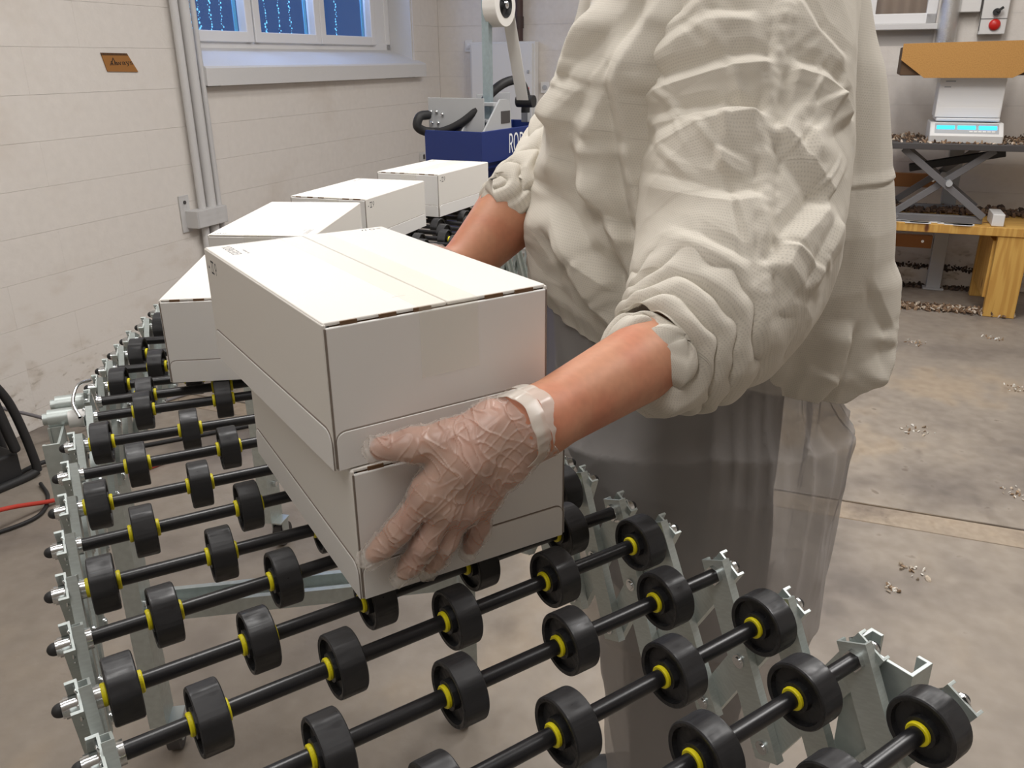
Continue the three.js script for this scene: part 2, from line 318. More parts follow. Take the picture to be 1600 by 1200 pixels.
// ---------- cartons ----------
const CW = 0.19, CL = 0.31, CH = 0.113, WHEEL_TOP = 0.875;
const topTex = canvasTex(512, 1664, (c, w, h) => {       // left half of a lid: x from the left edge to the seam, y from the back edge to the front
  c.fillStyle = '#fdfbf7'; c.fillRect(0, 0, w, h); const k = w / 0.095;
  c.fillStyle = '#3c3c3e';
  c.save(); c.translate(0.0185 * k, 0.0525 * k); c.rotate(-Math.PI / 2); c.rotate(0); c.scale(0.72, 1);
  c.font = '64px sans-serif'; c.textBaseline = 'middle'; c.fillText('GREENBOX', 0, 0); c.restore();
  c.save(); c.translate(0.0285 * k, 0.052 * k); c.rotate(-Math.PI / 2); c.fillStyle = '#77777a'; for (let i = 0; i < 9; i++) if (i !== 2) c.fillRect(i * 11, -7 + (i % 3), 7, 12 - (i % 3) * 2); c.restore();
  c.fillStyle = '#8a8a8c'; for (let i = 0; i < 20; i++) c.fillRect(0.03 * k + i * 14, 0.0042 * k, 9, 4);
  c.fillStyle = '#c9c6c0'; c.fillRect(0.0705 * k, 0.272 * k, 60, 4);
});
const topTex2 = canvasTex(256, 832, (c, w, h) => {
  c.fillStyle = '#fdfbf7'; c.fillRect(0, 0, w, h); const k = w / 0.095; c.strokeStyle = '#4a4a4c'; c.lineWidth = 3;
  c.beginPath(); c.arc(0.078 * k, 0.011 * k, 7, 0, 6.3); c.stroke(); c.beginPath(); c.moveTo(0.068 * k, 0.008 * k); c.lineTo(0.066 * k, 0.014 * k); c.moveTo(0.0715 * k, 0.008 * k); c.lineTo(0.070 * k, 0.014 * k); c.moveTo(0.083 * k, 0.009 * k); c.lineTo(0.089 * k, 0.009 * k); c.moveTo(0.083 * k, 0.013 * k); c.lineTo(0.087 * k, 0.013 * k); c.stroke();
});
const sideTex = canvasTex(1024, 376, (c, w, h) => {       // long side, u from the back end to the front end
  c.fillStyle = '#fdfbf7'; c.fillRect(0, 0, w, h); const k = w / 0.31; c.strokeStyle = c.fillStyle = '#3c3c3e'; c.lineWidth = 4;
  const icons = (x, d) => {
    const y = 0.016 * k;
    c.beginPath(); c.moveTo(x - 8, y + 8); c.lineTo(x + 8, y + 8); c.lineTo(x, y - 2); c.closePath(); c.fill();
    const a = x + d * 40; c.strokeRect(a - 14, y + 16, 28, 2); for (const q of [-8, 8]) { c.beginPath(); c.moveTo(a + q, y + 12); c.lineTo(a + q, y - 16); c.stroke(); } c.strokeRect(a - 15, y - 20, 30, 2);
    const b = x + d * 78; c.beginPath(); c.moveTo(b, y + 18); c.lineTo(b, y); c.stroke(); c.beginPath(); c.ellipse(b, y - 8, 8, 11, 0, 0, 6.3); c.stroke();
  };
  icons(0.012 * k, 1);
});
const cardMat = (t) => std([0.84, 0.825, 0.80], 0.62, { map: t });
const MT1 = cardMat(topTex), MT2 = cardMat(topTex2), MSIDE = cardMat(sideTex);
function planarUV(g, ax, a0, a1, ay, b0, b1) { const p = g.attributes.position, uv = new Float32Array(p.count * 2); for (let i = 0; i < p.count; i++) { uv[2 * i] = (p.getComponent(i, ax) - a0) / (a1 - a0); uv[2 * i + 1] = (p.getComponent(i, ay) - b0) / (b1 - b0); } g.setAttribute('uv', new THREE.BufferAttribute(uv, 2)); return g; }
// a skirt panel with rounded upper corners
function skirt(w, h, r, t) {
  const s = new THREE.Shape(); s.moveTo(0, 0); s.lineTo(w, 0); s.lineTo(w, h - r); s.quadraticCurveTo(w, h, w - r, h); s.lineTo(r, h); s.quadraticCurveTo(0, h, 0, h - r); s.lineTo(0, 0);
  return new THREE.ExtrudeGeometry(s, { depth: t, bevelEnabled: true, bevelThickness: 0.0004, bevelSize: 0.0004, bevelSegments: 1 });
}
function carton(label, p, turn, tilt = 0) {   // origin: front-left bottom corner; x right, z towards the front end
  const t = thing('carton', label, 'box', p, turn); t.rotation.order = 'YXZ'; t.rotation.x = tilt;
  const W = CW, L = CL, H = CH, e = 0.003;
  part(t, 'front_panel', muv(rbox(W - 0.0036, H - 0.0035, e, 0.0012, W / 2, (H - 0.0035) / 2, -e / 2)), M.card);
  part(t, 'back_panel', muv(rbox(W - 0.001, H - 0.0035, e, 0.0012, W / 2, (H - 0.0035) / 2, -L + e / 2)), M.card);
  part(t, 'side_panel', planarUV(rbox(e, H - 0.001, L - 0.0012, 0.0012, e / 2, (H - 0.001) / 2, -L / 2 - 0.0006), 2, -L, 0, 1, 0, H), MSIDE);
  part(t, 'side_panel', planarUV(rbox(e, H - 0.001, L - 0.0012, 0.0012, W - e / 2, (H - 0.001) / 2, -L / 2 - 0.0006), 2, 0, -L, 1, 0, H), MSIDE);
  part(t, 'base', box(W - 0.008, e, L - 0.008, W / 2, e / 2 + 0.0005, -L / 2), M.card);
  const seam = W / 2 + 0.004;
  part(t, 'lid_flap', planarUV(rbox(seam - 0.0012, e, L - 0.0035, 0.0013, seam / 2 + 0.0002, H - e / 2, -L / 2 - 0.0008), 0, 0, W / 2, 2, 0, -L), MT1);
  part(t, 'lid_flap', planarUV(rbox(W - seam - 0.0012, e, L - 0.0035, 0.0013, (seam + W) / 2 - 0.0002, H - e / 2, -L / 2 - 0.0008), 0, W / 2, W, 2, 0, -L), MT2);
  // raw corrugated edge under the lid at each end
  part(t, 'raw_edge', merge(box(W - 0.012, 0.004, 0.004, W / 2, H - 0.0055, -0.005), ...[0.02, 0.05, 0.078, 0.14, 0.168].map((x) => box(0.012 + x * 0.03, 0.0032, 0.0026, x, H - 0.0022, -0.0026))), M.kraft);
  part(t, 'raw_edge', box(W - 0.012, 0.004, 0.004, W / 2, H - 0.0055, -L + 0.005), M.kraft);
  const sk = part(t, 'lower_flap', skirt(W - 0.006, 0.029, 0.008, 0.0006).translate(0.003, 0.001, 0), M.card); sk.position.z = 0.0002;
  const sk2 = part(t, 'lower_flap', skirt(W - 0.006, 0.029, 0.008, 0.0006).translate(0.003, 0.001, 0), M.card, [W, 0, -L - 0.0002], [0, Math.PI, 0]);
  part(t, 'lower_flap', skirt(L - 0.004, 0.030, 0.012, 0.0006).translate(0.002, 0.001, 0), M.card, [-0.0002, 0, -L], [0, -Math.PI / 2, 0]);
  part(t, 'lower_flap', skirt(L - 0.004, 0.030, 0.012, 0.0006).translate(0.002, 0.001, 0), M.card, [W + 0.0002, 0, 0], [0, Math.PI / 2, 0]);
  part(t, 'cut_edge', skirt(W - 0.005, 0.0302, 0.009, 0.0001).translate(0.0025, 0.001, 0), M.cutedge);
  part(t, 'cut_edge', skirt(L - 0.003, 0.0312, 0.013, 0.0001).translate(0.0015, 0.001, 0), M.cutedge, [0, 0, -L], [0, -Math.PI / 2, 0]);
  part(t, 'cut_edge', skirt(L - 0.003, 0.0312, 0.013, 0.0001).translate(0.0015, 0.001, 0), M.cutedge, [W, 0, 0], [0, Math.PI / 2, 0]);
  for (const x of [0.0016, W - 0.0016]) part(t, 'cut_edge', box(0.0012, H - 0.006, 0.003, x, H / 2 - 0.001, -0.0014), M.cutedge);
  const tp = 0.05, x0 = W / 2 + 0.004;
  part(t, 'packing_tape', merge(box(tp, 0.0003, L + 0.0006, x0, H + 0.0003, -L / 2), box(tp, 0.055, 0.0003, x0, H - 0.0275, 0.0004), box(tp, 0.055, 0.0003, x0, H - 0.0275, -L - 0.0004)), M.tape);
  return t;
}
const deg = Math.PI / 180;
carton('white carton under the upper held box, gripped by the gloved hand', V(-0.119, WHEEL_TOP + 0.001, -0.547), 30.2 * deg);
carton('white carton on top of the held pair, large and nearest to the camera', V(-0.1295, WHEEL_TOP + CH + 0.0016, -0.545), 33.2 * deg);
carton('white carton on the rollers just behind and left of the held pair', V(-0.450, WHEEL_TOP + 0.001, -1.026), 7 * deg);
carton('white carton leaning up slightly, third along the conveyor behind the held pair', V(-0.3107, WHEEL_TOP + 0.0102, -1.7484), 174 * deg, -1.7 * deg);
carton('white carton between the leaning carton and the farthest one', V(-0.497, WHEEL_TOP + 0.001, -1.905), -19 * deg);
carton('white carton farthest along the conveyor, below the blue machine', V(-0.365, WHEEL_TOP + 0.001, -2.335), -24 * deg);

// ---------- roller conveyor ----------
const AX = [];   // axles: centre, angle of the axle to world x, wheel pattern (0: wheels towards the right end, 1: towards the left end)
{
  const left = { E: [-0.275, -0.409], F: [-0.314, -0.461], G: [-0.351, -0.526], H: [-0.388, -0.593], I: [-0.424, -0.662], J: [-0.457, -0.733], K: [-0.491, -0.807], L: [-0.522, -0.884], M: [-0.55, -0.968], N: [-0.569, -1.021], O: [-0.585, -1.077], P: [-0.601, -1.144], Q: [-0.614, -1.212], R: [-0.625, -1.281], S: [-0.633, -1.358], T: [-0.643, -1.438] };
  const right = { A: [0.31, -0.459], B: [0.2705, -0.515], C: [0.231, -0.571], D: [0.192, -0.626] };
  const ang = { A: 34, B: 34, C: 34, D: 33, E: 33.5, F: 32.5, G: 31.5, H: 28, I: 28, J: 26, K: 25.5, L: 22.5, M: 21.5, N: 20, O: 17, P: 14, Q: 12, R: 9.5, S: 7.5, T: 5.5 };
  const pats = { A: 0, B: 1, C: 0, D: 1, E: 0, F: 1, G: 0, H: 1, I: 0, J: 1, K: 0, L: 1, M: 0, N: 0, O: 1, P: 0, Q: 1, R: 0, S: 1, T: 0 };
  for (const n of 'ABCDEFGHIJKLMNOPQRST') {
    const a = ang[n] * deg, h = 0.255, dx = Math.cos(a), dz = -Math.sin(a);
    const c = left[n] ? [left[n][0] + dx * h, left[n][1] + dz * h] : [right[n][0] - dx * h, right[n][1] - dz * h];
    AX.push({ c, a, pat: pats[n] });
  }
  let [x, z] = AX[19].c, i = 0;
  for (const hd of [3, 0, -2, -5, -8, -11, -14, -17, -20, -23, -25, -27, -28, -28, -28, -28]) {
    const a = hd * deg; x += -Math.sin(a) * 0.069; z += -Math.cos(a) * 0.069; AX.push({ c: [x, z], a, pat: (i++ + 1) % 2 });
  }
}
const AXY = 0.85, DROP = 0.14;
const wheelGeo = (() => {
  const P = [[0.0075, -0.0105], [0.011, -0.0105], [0.0112, -0.0055], [0.0205, -0.0055], [0.0212, -0.0098], [0.0238, -0.0104], [0.0248, -0.0095], [0.025, -0.008], [0.025, 0.008], [0.0248, 0.0095], [0.0238, 0.0104], [0.0212, 0.0098], [0.0205, 0.0055], [0.0112, 0.0055], [0.011, 0.0105], [0.0075, 0.0105]];
  const g = new THREE.LatheGeometry(P.map(([r, y]) => new THREE.Vector2(r, y)), 48).rotateZ(-Math.PI / 2); return g;
})();
const WHEEL = toCreasedNormals(wheelGeo, 0.6);
const BUSH = toCreasedNormals(new THREE.LatheGeometry([[0.0062, -0.0018], [0.0078, -0.0018], [0.0085, -0.001], [0.0085, 0.001], [0.0078, 0.0018], [0.0062, 0.0018]].map(([r, y]) => new THREE.Vector2(r, y)), 28).rotateZ(-Math.PI / 2), 0.5);
const ROD = cylX(0.0062, 0.464, 24);
const NUT = merge(cylX(0.0085, 0.005, 6, 0.2345), cylX(0.0108, 0.0012, 24, 0.2372));
const STAR = (() => {     // pressed end plate with four bent ears
  const g = [cylX(0.0095, 0.0016, 24, 0.2455)];
  for (let i = 0; i < 4; i++) g.push(rbox(0.0016, 0.006, 0.013, 0.0007).rotateZ(-0.45).translate(0.2462, 0.0112, 0).rotateX(i * Math.PI / 2 + 0.5));
  return merge(...g);
})();
const LOCK = merge(cylX(0.0078, 0.0085, 6, 0.2515), cylX(0.0066, 0.0022, 16, 0.2565));
const CAP = new THREE.SphereGeometry(0.0052, 16, 10).scale(1.1, 1, 1).translate(0.2585, 0, 0);
const BOLT = merge(cylX(0.0062, 0.0018, 20), cylX(0.0042, 0.0042, 6));
// scissor bar of C section, unit length along y, web at x = 0, flanges outward (+x)
function cbar(len) {
  const w = 0.0125, f = 0.0085, t = 0.0016, s = [[-w, f], [-w, 0], [w, 0], [w, f], [w - t, f], [w - t, t], [-w + t, t], [-w + t, f]];
  return extrude(s, len, 0.0003).translate(0, 0, -len / 2).rotateX(-Math.PI / 2).rotateY(-Math.PI / 2).rotateX(0);
}
const UNITBAR = cbar(1);
function conveyor(label, from, to) {
  const o = thing('roller_conveyor', label, 'conveyor', V(AX[from].c[0], 0, AX[from].c[1]), 0, undefined), ox = AX[from].c[0], oz = AX[from].c[1];
  const P = (i, s, off) => { const A = AX[i]; return V(A.c[0] - ox + Math.cos(A.a) * s * off, AXY, A.c[1] - oz - Math.sin(A.a) * s * off); };
  for (let i = from; i <= to; i++) {
    const A = AX[i], r = part(o, 'axle', ROD, M.rod, [A.c[0] - ox, AXY, A.c[1] - oz], [0, A.a, 0]);
    for (let k = 0; k < 5; k++) {
      const x = (A.pat ? -0.218 : -0.178) + 0.0987 * k;
      part(r, 'wheel', WHEEL, M.black, [x, 0, 0], [rr(0, 6.28), 0, 0]);
      part(r, 'bushing', BUSH, M.yellow, [x - 0.0122, 0, 0]); part(r, 'bushing', BUSH, M.yellow, [x + 0.0122, 0, 0]);
    }
    for (const ry of [0, Math.PI]) { part(r, 'axle_nut', NUT, M.bolt, null, [0, ry, 0]); part(r, 'end_plate', STAR, M.bolt, null, [0.35, ry, 0]); part(r, 'lock_nut', LOCK, M.bolt, null, [0, ry, 0]); part(r, 'nut_cap', CAP, M.rubber, null, [0, ry, 0]); }
  }
  for (let i = from; i <= to; i++) for (const s of [-1, 1]) for (const dj of [-1, 1]) {
    const j = i + dj; if (j < from || j > to) continue;
    const off = dj < 0 ? 0.2366 : 0.2446, a = P(i, s, off), b = P(j, s, off); b.y -= DROP;
    const dir = b.clone().sub(a), len = dir.length(), y = dir.clone().normalize(), outw = V(Math.cos(AX[i].a) * s, 0, -Math.sin(AX[i].a) * s);
    const x = outw.clone().addScaledVector(y, -outw.dot(y)).normalize(), z = x.clone().cross(y);
    const m = part(o, 'scissor_bar', UNITBAR, M.galv); m.scale.set(0.9, len + 0.026, 1);
    m.quaternion.setFromRotationMatrix(new THREE.Matrix4().makeBasis(x, y, z)); m.position.copy(a).add(b).multiplyScalar(0.5);
    if (dj < 0) {
      for (const q of [0.5, 1]) { const c = a.clone().lerp(b, q).addScaledVector(outw, -0.0012); const bt = part(o, 'pivot_bolt', BOLT, M.bolt, c.toArray()); bt.quaternion.copy(r0(outw)); }
    }
  }
  return { o, ox, oz };
}
function r0(outw) { return new THREE.Quaternion().setFromUnitVectors(V(1, 0, 0), outw); }
const front = conveyor('front section of the black roller conveyor under the held cartons', 0, 12);
const rear = conveyor('rear section of the black roller conveyor curving away to the blue machine', 13, AX.length - 1);
// supports
function channel(len, web = 0.06, fl = 0.03, lip = 0.01, t = 0.0022) {    // web in the x = 0 plane, opening towards +x, length along y from 0 upward
  const w = web / 2, s = [[0, -w], [fl, -w], [fl, -w + lip], [fl - t, -w + lip], [fl - t, -w + t], [t, -w + t], [t, w - t], [fl - t, w - t], [fl - t, w - lip], [fl, w - lip], [fl, w], [0, w]];
  return extrude(s, len, 0.0005).rotateX(-Math.PI / 2);
}
function caster(parent) {
  part(parent, 'caster_fork', merge(rbox(0.05, 0.006, 0.05, 0.002, 0, 0.088, 0), rbox(0.004, 0.06, 0.03, 0.001, -0.016, 0.058, 0.012), rbox(0.004, 0.06, 0.03, 0.001, 0.016, 0.058, 0.012), cylX(0.006, 0.04, 12, 0, 0.034, 0.018)), M.galv);
  part(parent, 'caster_wheel', cylX(0.034, 0.024, 28, 0, 0.034, 0.018), M.darkgrey);
}
function legPair(conv, i, offL, offR, brace, top = 0.72, dz = 0, web = 0.06) {
  const A = AX[i], legs = [];
  for (const [s, off] of [[-1, offL], [1, offR]]) {
    const x = A.c[0] - conv.ox + Math.cos(A.a) * s * off + Math.sin(A.a) * dz, z = A.c[1] - conv.oz - Math.sin(A.a) * s * off + Math.cos(A.a) * dz;
    const l = part(conv.o, 'support_leg', channel(top - 0.09, web, web * 0.5).translate(0, 0.09, 0), M.galv, [x, 0, z], [0, A.a + (s < 0 ? Math.PI : 0), 0]);
    part(l, 'leg_bolt', merge(cylX(0.008, 0.012, 6, -0.006, 0.5, 0), cylX(0.008, 0.012, 6, -0.006, 0.30, 0.015), cylX(0.008, 0.012, 6, -0.006, 0.36, -0.015), cylX(0.008, 0.012, 6, -0.006, 0.2, 0)), M.bolt);
    caster(l); legs.push(V(x, 0, z));
  }
  if (brace) {
    const [a, b] = legs, c = a.clone().add(b).multiplyScalar(0.5), m = part(conv.o, 'cross_brace', channel(a.distanceTo(b) - 0.01, 0.06, 0.03, 0.01).translate(0, -(a.distanceTo(b) - 0.01) / 2, 0), M.galv);
    m.position.set(c.x, brace, c.z); m.quaternion.setFromRotationMatrix(new THREE.Matrix4().makeBasis(V(0, 1, 0), b.clone().sub(a).normalize(), V(0, 1, 0).cross(b.clone().sub(a).normalize())));
  }
}
legPair(rear, 17, 0.30, 0.268, 0.33);
legPair(rear, 26, 0.32, 0.27, 0.33);
legPair(front, 1, 0.272, 0.254, 0.33, 0.85, 0.01, 0.05);
// joint hardware between the two sections, left side
{
  const A = AX[12], at2 = (off, dz) => [A.c[0] - front.ox - Math.cos(A.a) * off + Math.sin(A.a) * dz, 0, A.c[1] - front.oz + Math.sin(A.a) * off + Math.cos(A.a) * dz];
  const p1 = at2(0.272, 0.03);
  part(front.o, 'joint_plate', channel(0.18, 0.058, 0.018, 0.004).translate(0, 0.665, 0), M.galv, p1, [0, A.a + Math.PI, 0]);
  part(front.o, 'joint_spacer', cylX(0.011, 0.02, 20), M.white, [at2(0.255, 0)[0], AXY + 0.002, at2(0.255, 0)[2]], [0, A.a, 0]);
  for (const [q, y] of [[at2(0.272, -0.008), 0.853], [at2(0.266, -0.045), 0.857]]) part(front.o, 'joint_pin', merge(cylX(0.0115, 0.034, 20), cylX(0.0075, 0.008, 16, -0.019)), M.galv, [q[0], y, q[2]], [0, A.a, 0]);
  part(front.o, 'joint_hook', tube([V(-0.25, 0.01, 0.02), V(-0.257, 0.022, 0), V(-0.252, 0.035, -0.03), V(-0.24, 0.03, -0.06)], 0.0022, 24, 6), M.bolt, [A.c[0] - front.ox, AXY, A.c[1] - front.oz], [0, A.a, 0]);
}
// ---------- the person ----------
// signed distance pieces
function capsule(a, b, ra, rb) { const d = [b[0] - a[0], b[1] - a[1], b[2] - a[2]], dd = d[0] * d[0] + d[1] * d[1] + d[2] * d[2];
  return (x, y, z) => { const px = x - a[0], py = y - a[1], pz = z - a[2]; let t = (px * d[0] + py * d[1] + pz * d[2]) / dd; t = t < 0 ? 0 : t > 1 ? 1 : t; return Math.hypot(px - d[0] * t, py - d[1] * t, pz - d[2] * t) - (ra + (rb - ra) * t); }; }
const ellipsoid = (c, r) => (x, y, z) => { const k = Math.hypot((x - c[0]) / r[0], (y - c[1]) / r[1], (z - c[2]) / r[2]); return (k - 1) * Math.min(...r); };
const smin = (a, b, k) => { const h = Math.max(k - Math.abs(a - b), 0) / k; return Math.min(a, b) - h * h * k * 0.25; };
const blend = (fs, k) => (x, y, z) => { let d = fs[0](x, y, z); for (let i = 1; i < fs.length; i++) d = smin(d, fs[i](x, y, z), k); return d; };
function surfaceNet(f, lo, hi, cell) {
  const n = [0, 1, 2].map((k) => Math.ceil((hi[k] - lo[k]) / cell) + 1), [nx, ny, nz] = n, val = new Float32Array(nx * ny * nz);
  const B = 5;        // skip whole blocks that lie far from the surface
  for (let k0 = 0; k0 < nz; k0 += B) for (let j0 = 0; j0 < ny; j0 += B) for (let h0 = 0; h0 < nx; h0 += B) {
    const mid = f(lo[0] + (h0 + 2) * cell, lo[1] + (j0 + 2) * cell, lo[2] + (k0 + 2) * cell), far = Math.abs(mid) > cell * 9 + 0.006;
    for (let k = k0; k < Math.min(nz, k0 + B); k++) for (let j = j0; j < Math.min(ny, j0 + B); j++) for (let h = h0; h < Math.min(nx, h0 + B); h++) val[h + j * nx + k * nx * ny] = far ? mid : f(lo[0] + h * cell, lo[1] + j * cell, lo[2] + k * cell);
  }
  const idx = new Int32Array(nx * ny * nz).fill(-1), pos = [], tri = [], st = [1, nx, nx * ny];
  const cor = [0, 1, nx, nx + 1, nx * ny, nx * ny + 1, nx * ny + nx, nx * ny + nx + 1], ed = [[0, 1], [2, 3], [4, 5], [6, 7], [0, 2], [1, 3], [4, 6], [5, 7], [0, 4], [1, 5], [2, 6], [3, 7]];
  for (let k = 0; k < nz - 1; k++) for (let j = 0; j < ny - 1; j++) for (let h = 0; h < nx - 1; h++) {
    const b = h + j * nx + k * nx * ny; let c = 0, x = 0, y = 0, z = 0;
    for (const [p, q] of ed) { const u = val[b + cor[p]], v = val[b + cor[q]]; if ((u < 0) === (v < 0)) continue; const t = u / (u - v);
      x += (p & 1) + ((q & 1) - (p & 1)) * t; y += ((p >> 1) & 1) + (((q >> 1) & 1) - ((p >> 1) & 1)) * t; z += ((p >> 2) & 1) + (((q >> 2) & 1) - ((p >> 2) & 1)) * t; c++; }
    if (c) { idx[b] = pos.length / 3; pos.push(lo[0] + (h + x / c) * cell, lo[1] + (j + y / c) * cell, lo[2] + (k + z / c) * cell); }
  }
  for (let k = 1; k < nz - 1; k++) for (let j = 1; j < ny - 1; j++) for (let h = 1; h < nx - 1; h++) {
    const b = h + j * nx + k * nx * ny;
    for (let a = 0; a < 3; a++) { const s = val[b] < 0; if (s === (val[b + st[a]] < 0)) continue; const u = st[(a + 1) % 3], v = st[(a + 2) % 3], q = [idx[b - u - v], idx[b - v], idx[b], idx[b - u]];
      if (s) tri.push(q[0], q[1], q[2], q[0], q[2], q[3]); else tri.push(q[0], q[2], q[1], q[0], q[3], q[2]); }
  }
  const g = new THREE.BufferGeometry(); g.setAttribute('position', new THREE.Float32BufferAttribute(pos, 3)); g.setIndex(tri);
  const nr = new Float32Array(pos.length), e = cell * 0.6;
  for (let i = 0; i < pos.length; i += 3) { const [x, y, z] = [pos[i], pos[i + 1], pos[i + 2]]; const a = f(x + e, y, z) - f(x - e, y, z), b = f(x, y + e, z) - f(x, y - e, z), c = f(x, y, z + e) - f(x, y, z - e), l = Math.hypot(a, b, c) || 1; nr[i] = a / l; nr[i + 1] = b / l; nr[i + 2] = c / l; }
  g.setAttribute('normal', new THREE.BufferAttribute(nr, 3)); return g;
}
const J = {
  wrist: [0.0175, 1.0095, -0.5848], cmc: [-0.0138, 1.0106, -0.5758], tmcp: [-0.0457, 1.0067, -0.5642], tip: [-0.0734, 1.0065, -0.555], tend: [-0.0955, 1.007, -0.548],
  imcp: [-0.0618, 0.9702, -0.5502], ipip: [-0.0868, 0.94, -0.5449], idip: [-0.0981, 0.9277, -0.5441], iend: [-0.1059, 0.9214, -0.5419],
  mmcp: [-0.0507, 0.9579, -0.5555], mpip: [-0.0688, 0.9244, -0.5508], mdip: [-0.0794, 0.9052, -0.5538], mend: [-0.0853, 0.8976, -0.5539],
  rmcp: [-0.0373, 0.9516, -0.5645], rpip: [-0.0526, 0.9192, -0.5625], rdip: [-0.0616, 0.9016, -0.5654], rend: [-0.0659, 0.8952, -0.5652],
  pmcp: [-0.0223, 0.9508, -0.5778], ppip: [-0.0276, 0.9209, -0.5794], pdip: [-0.0326, 0.9073, -0.5822], pend: [-0.0355, 0.9003, -0.5829],
  palmi: [-0.0387, 0.9911, -0.559], palmp: [-0.0054, 0.985, -0.5761],
};
const ELBOW = [0.2098, 1.0413, -0.7695], SHOULDER = [0.2754, 1.3762, -1.0929];
function handField(J, grow, ext, arm) {     // grow: extra thickness, ext: extra fingertip length
  const chain = (m, p, d, e, r) => { const dx = [e[0] - d[0], e[1] - d[1], e[2] - d[2]], l = Math.hypot(...dx), e2 = e.map((v, i) => v + dx[i] / l * ext); return blend([capsule(m, p, r + grow, r * 0.94 + grow), capsule(p, d, r * 0.94 + grow, r * 0.84 + grow), capsule(d, e2, r * 0.84 + grow, r * 0.70 + grow)], 0.004); };
  const g = grow, palm = blend([
    capsule(J.wrist, J.palmi, 0.021 + g, 0.0155 + g), capsule(J.wrist, J.palmp, 0.021 + g, 0.016 + g), capsule(J.palmi, J.palmp, 0.0155 + g, 0.016 + g),
    capsule(J.palmi, J.imcp, 0.0155 + g, 0.0125 + g), capsule(J.palmi, J.mmcp, 0.015 + g, 0.0122 + g), capsule(J.palmp, J.rmcp, 0.015 + g, 0.0118 + g), capsule(J.palmp, J.pmcp, 0.015 + g, 0.0105 + g),
    capsule(J.imcp, J.mmcp, 0.0115 + g, 0.0115 + g), capsule(J.mmcp, J.rmcp, 0.0112 + g, 0.011 + g), capsule(J.rmcp, J.pmcp, 0.0108 + g, 0.0102 + g),
    capsule(J.wrist, J.cmc, 0.02 + g, 0.0175 + g), capsule(J.cmc, J.tmcp, 0.0175 + g, 0.0135 + g), capsule(J.cmc, J.palmi, 0.0165 + g, 0.0145 + g), ...(arm ?? [])], 0.012);
  const fs = [chain(J.imcp, J.ipip, J.idip, J.iend, 0.0100), chain(J.mmcp, J.mpip, J.mdip, J.mend, 0.0100), chain(J.rmcp, J.rpip, J.rdip, J.rend, 0.0094), chain(J.pmcp, J.ppip, J.pdip, J.pend, 0.0084),
    blend([capsule(J.tmcp, J.tip, 0.0132 + g, 0.0122 + g), capsule(J.tip, J.tend.map((v, i) => v + (J.tend[i] - J.tip[i]) * ext * 30), 0.0122 + g, 0.0088 + g)], 0.005)];
  return (x, y, z) => { let d = Math.min(fs[0](x, y, z), fs[1](x, y, z), fs[2](x, y, z), fs[3](x, y, z)); d = smin(d, palm(x, y, z), 0.008); return smin(d, fs[4](x, y, z), 0.009); };
}
// far hand: a mirrored copy of the near one, laid against the far side of the held pair
const FE = [0.0742, 1.137, -1.1286], FW_ = [-0.066, 1.0335, -0.9703], FS = [0.14, 1.30, -1.25];
const person = thing('person', 'person in a white disposable coverall with rolled sleeves and clear gloves, holding two white cartons', 'person', V(0.25, 0, -1.05));
const OFF = [-0.25, 0, 1.05], off = (g) => g.translate(...OFF);
const fore = [capsule(ELBOW, J.wrist, 0.040, 0.0235), capsule([0.13, 1.03, -0.695], J.wrist, 0.033, 0.0235)];
const nearHand = handField(J, 0, 0, fore);
const FH = {}; {   // build the far hand in its own frame: fingers along -x, thumb up, palm towards the box
  const ax = V(-0.80, -0.12, 0.42).normalize(), up0 = V(0, 1, 0), nn = ax.clone().cross(up0).normalize(), up = nn.clone().cross(ax).normalize();
  const w = V(...J.wrist), axN = V(...J.mmcp).sub(w).normalize(), upN0 = V(...J.tmcp).sub(w), upN = upN0.clone().addScaledVector(axN, -upN0.dot(axN)).normalize(), nN = axN.clone().cross(upN).normalize();
  for (const k in J) { const d = V(...J[k]).sub(w), a = d.dot(axN), b = d.dot(upN), c = d.dot(nN); const q = V(...FW_).addScaledVector(ax, a).addScaledVector(up, b).addScaledVector(nn, -c); FH[k] = q.toArray(); }
}
const farHand = handField(FH, 0, 0, [capsule(FE, FW_, 0.049, 0.0245), capsule([0.0018, 1.0978, -1.049], FW_, 0.042, 0.0245)]);
const trunk = blend([
  capsule([0.265, 1.35, -1.02], [0.245, 1.35, -1.17], 0.05, 0.045), capsule(SHOULDER, ELBOW, 0.052, 0.043), capsule(FS, FE, 0.036, 0.040), capsule([0.25, 1.32, -1.06], [0.26, 1.02, -1.06], 0.09, 0.11), capsule([0.27, 1.02, -1.06], [0.25, 0.88, -1.06], 0.12, 0.12),
  capsule([0.25, 1.42, -1.08], [0.21, 1.53, -1.08], 0.055, 0.052), capsule([0.25, 0.85, -0.97], [0.26, 0.47, -0.96], 0.07, 0.05), capsule([0.26, 0.47, -0.96], [0.245, 0.09, -0.955], 0.048, 0.036), capsule([0.25, 0.85, -1.15], [0.265, 0.47, -1.15], 0.07, 0.05), capsule([0.265, 0.47, -1.15], [0.25, 0.09, -1.15], 0.048, 0.036),
  capsule([0.26, 0.05, -0.95], [0.17, 0.035, -0.95], 0.04, 0.03), capsule([0.26, 0.05, -1.15], [0.17, 0.035, -1.15], 0.04, 0.03)], 0.03);
const HC = [0.17, 1.63, -1.08], headBase = blend([ellipsoid([0.19, 1.66, -1.08], [0.098, 0.098, 0.078]), ellipsoid([0.13, 1.59, -1.08], [0.06, 0.075, 0.055]), capsule([0.21, 1.53, -1.08], [0.19, 1.58, -1.08], 0.052, 0.05)], 0.04);
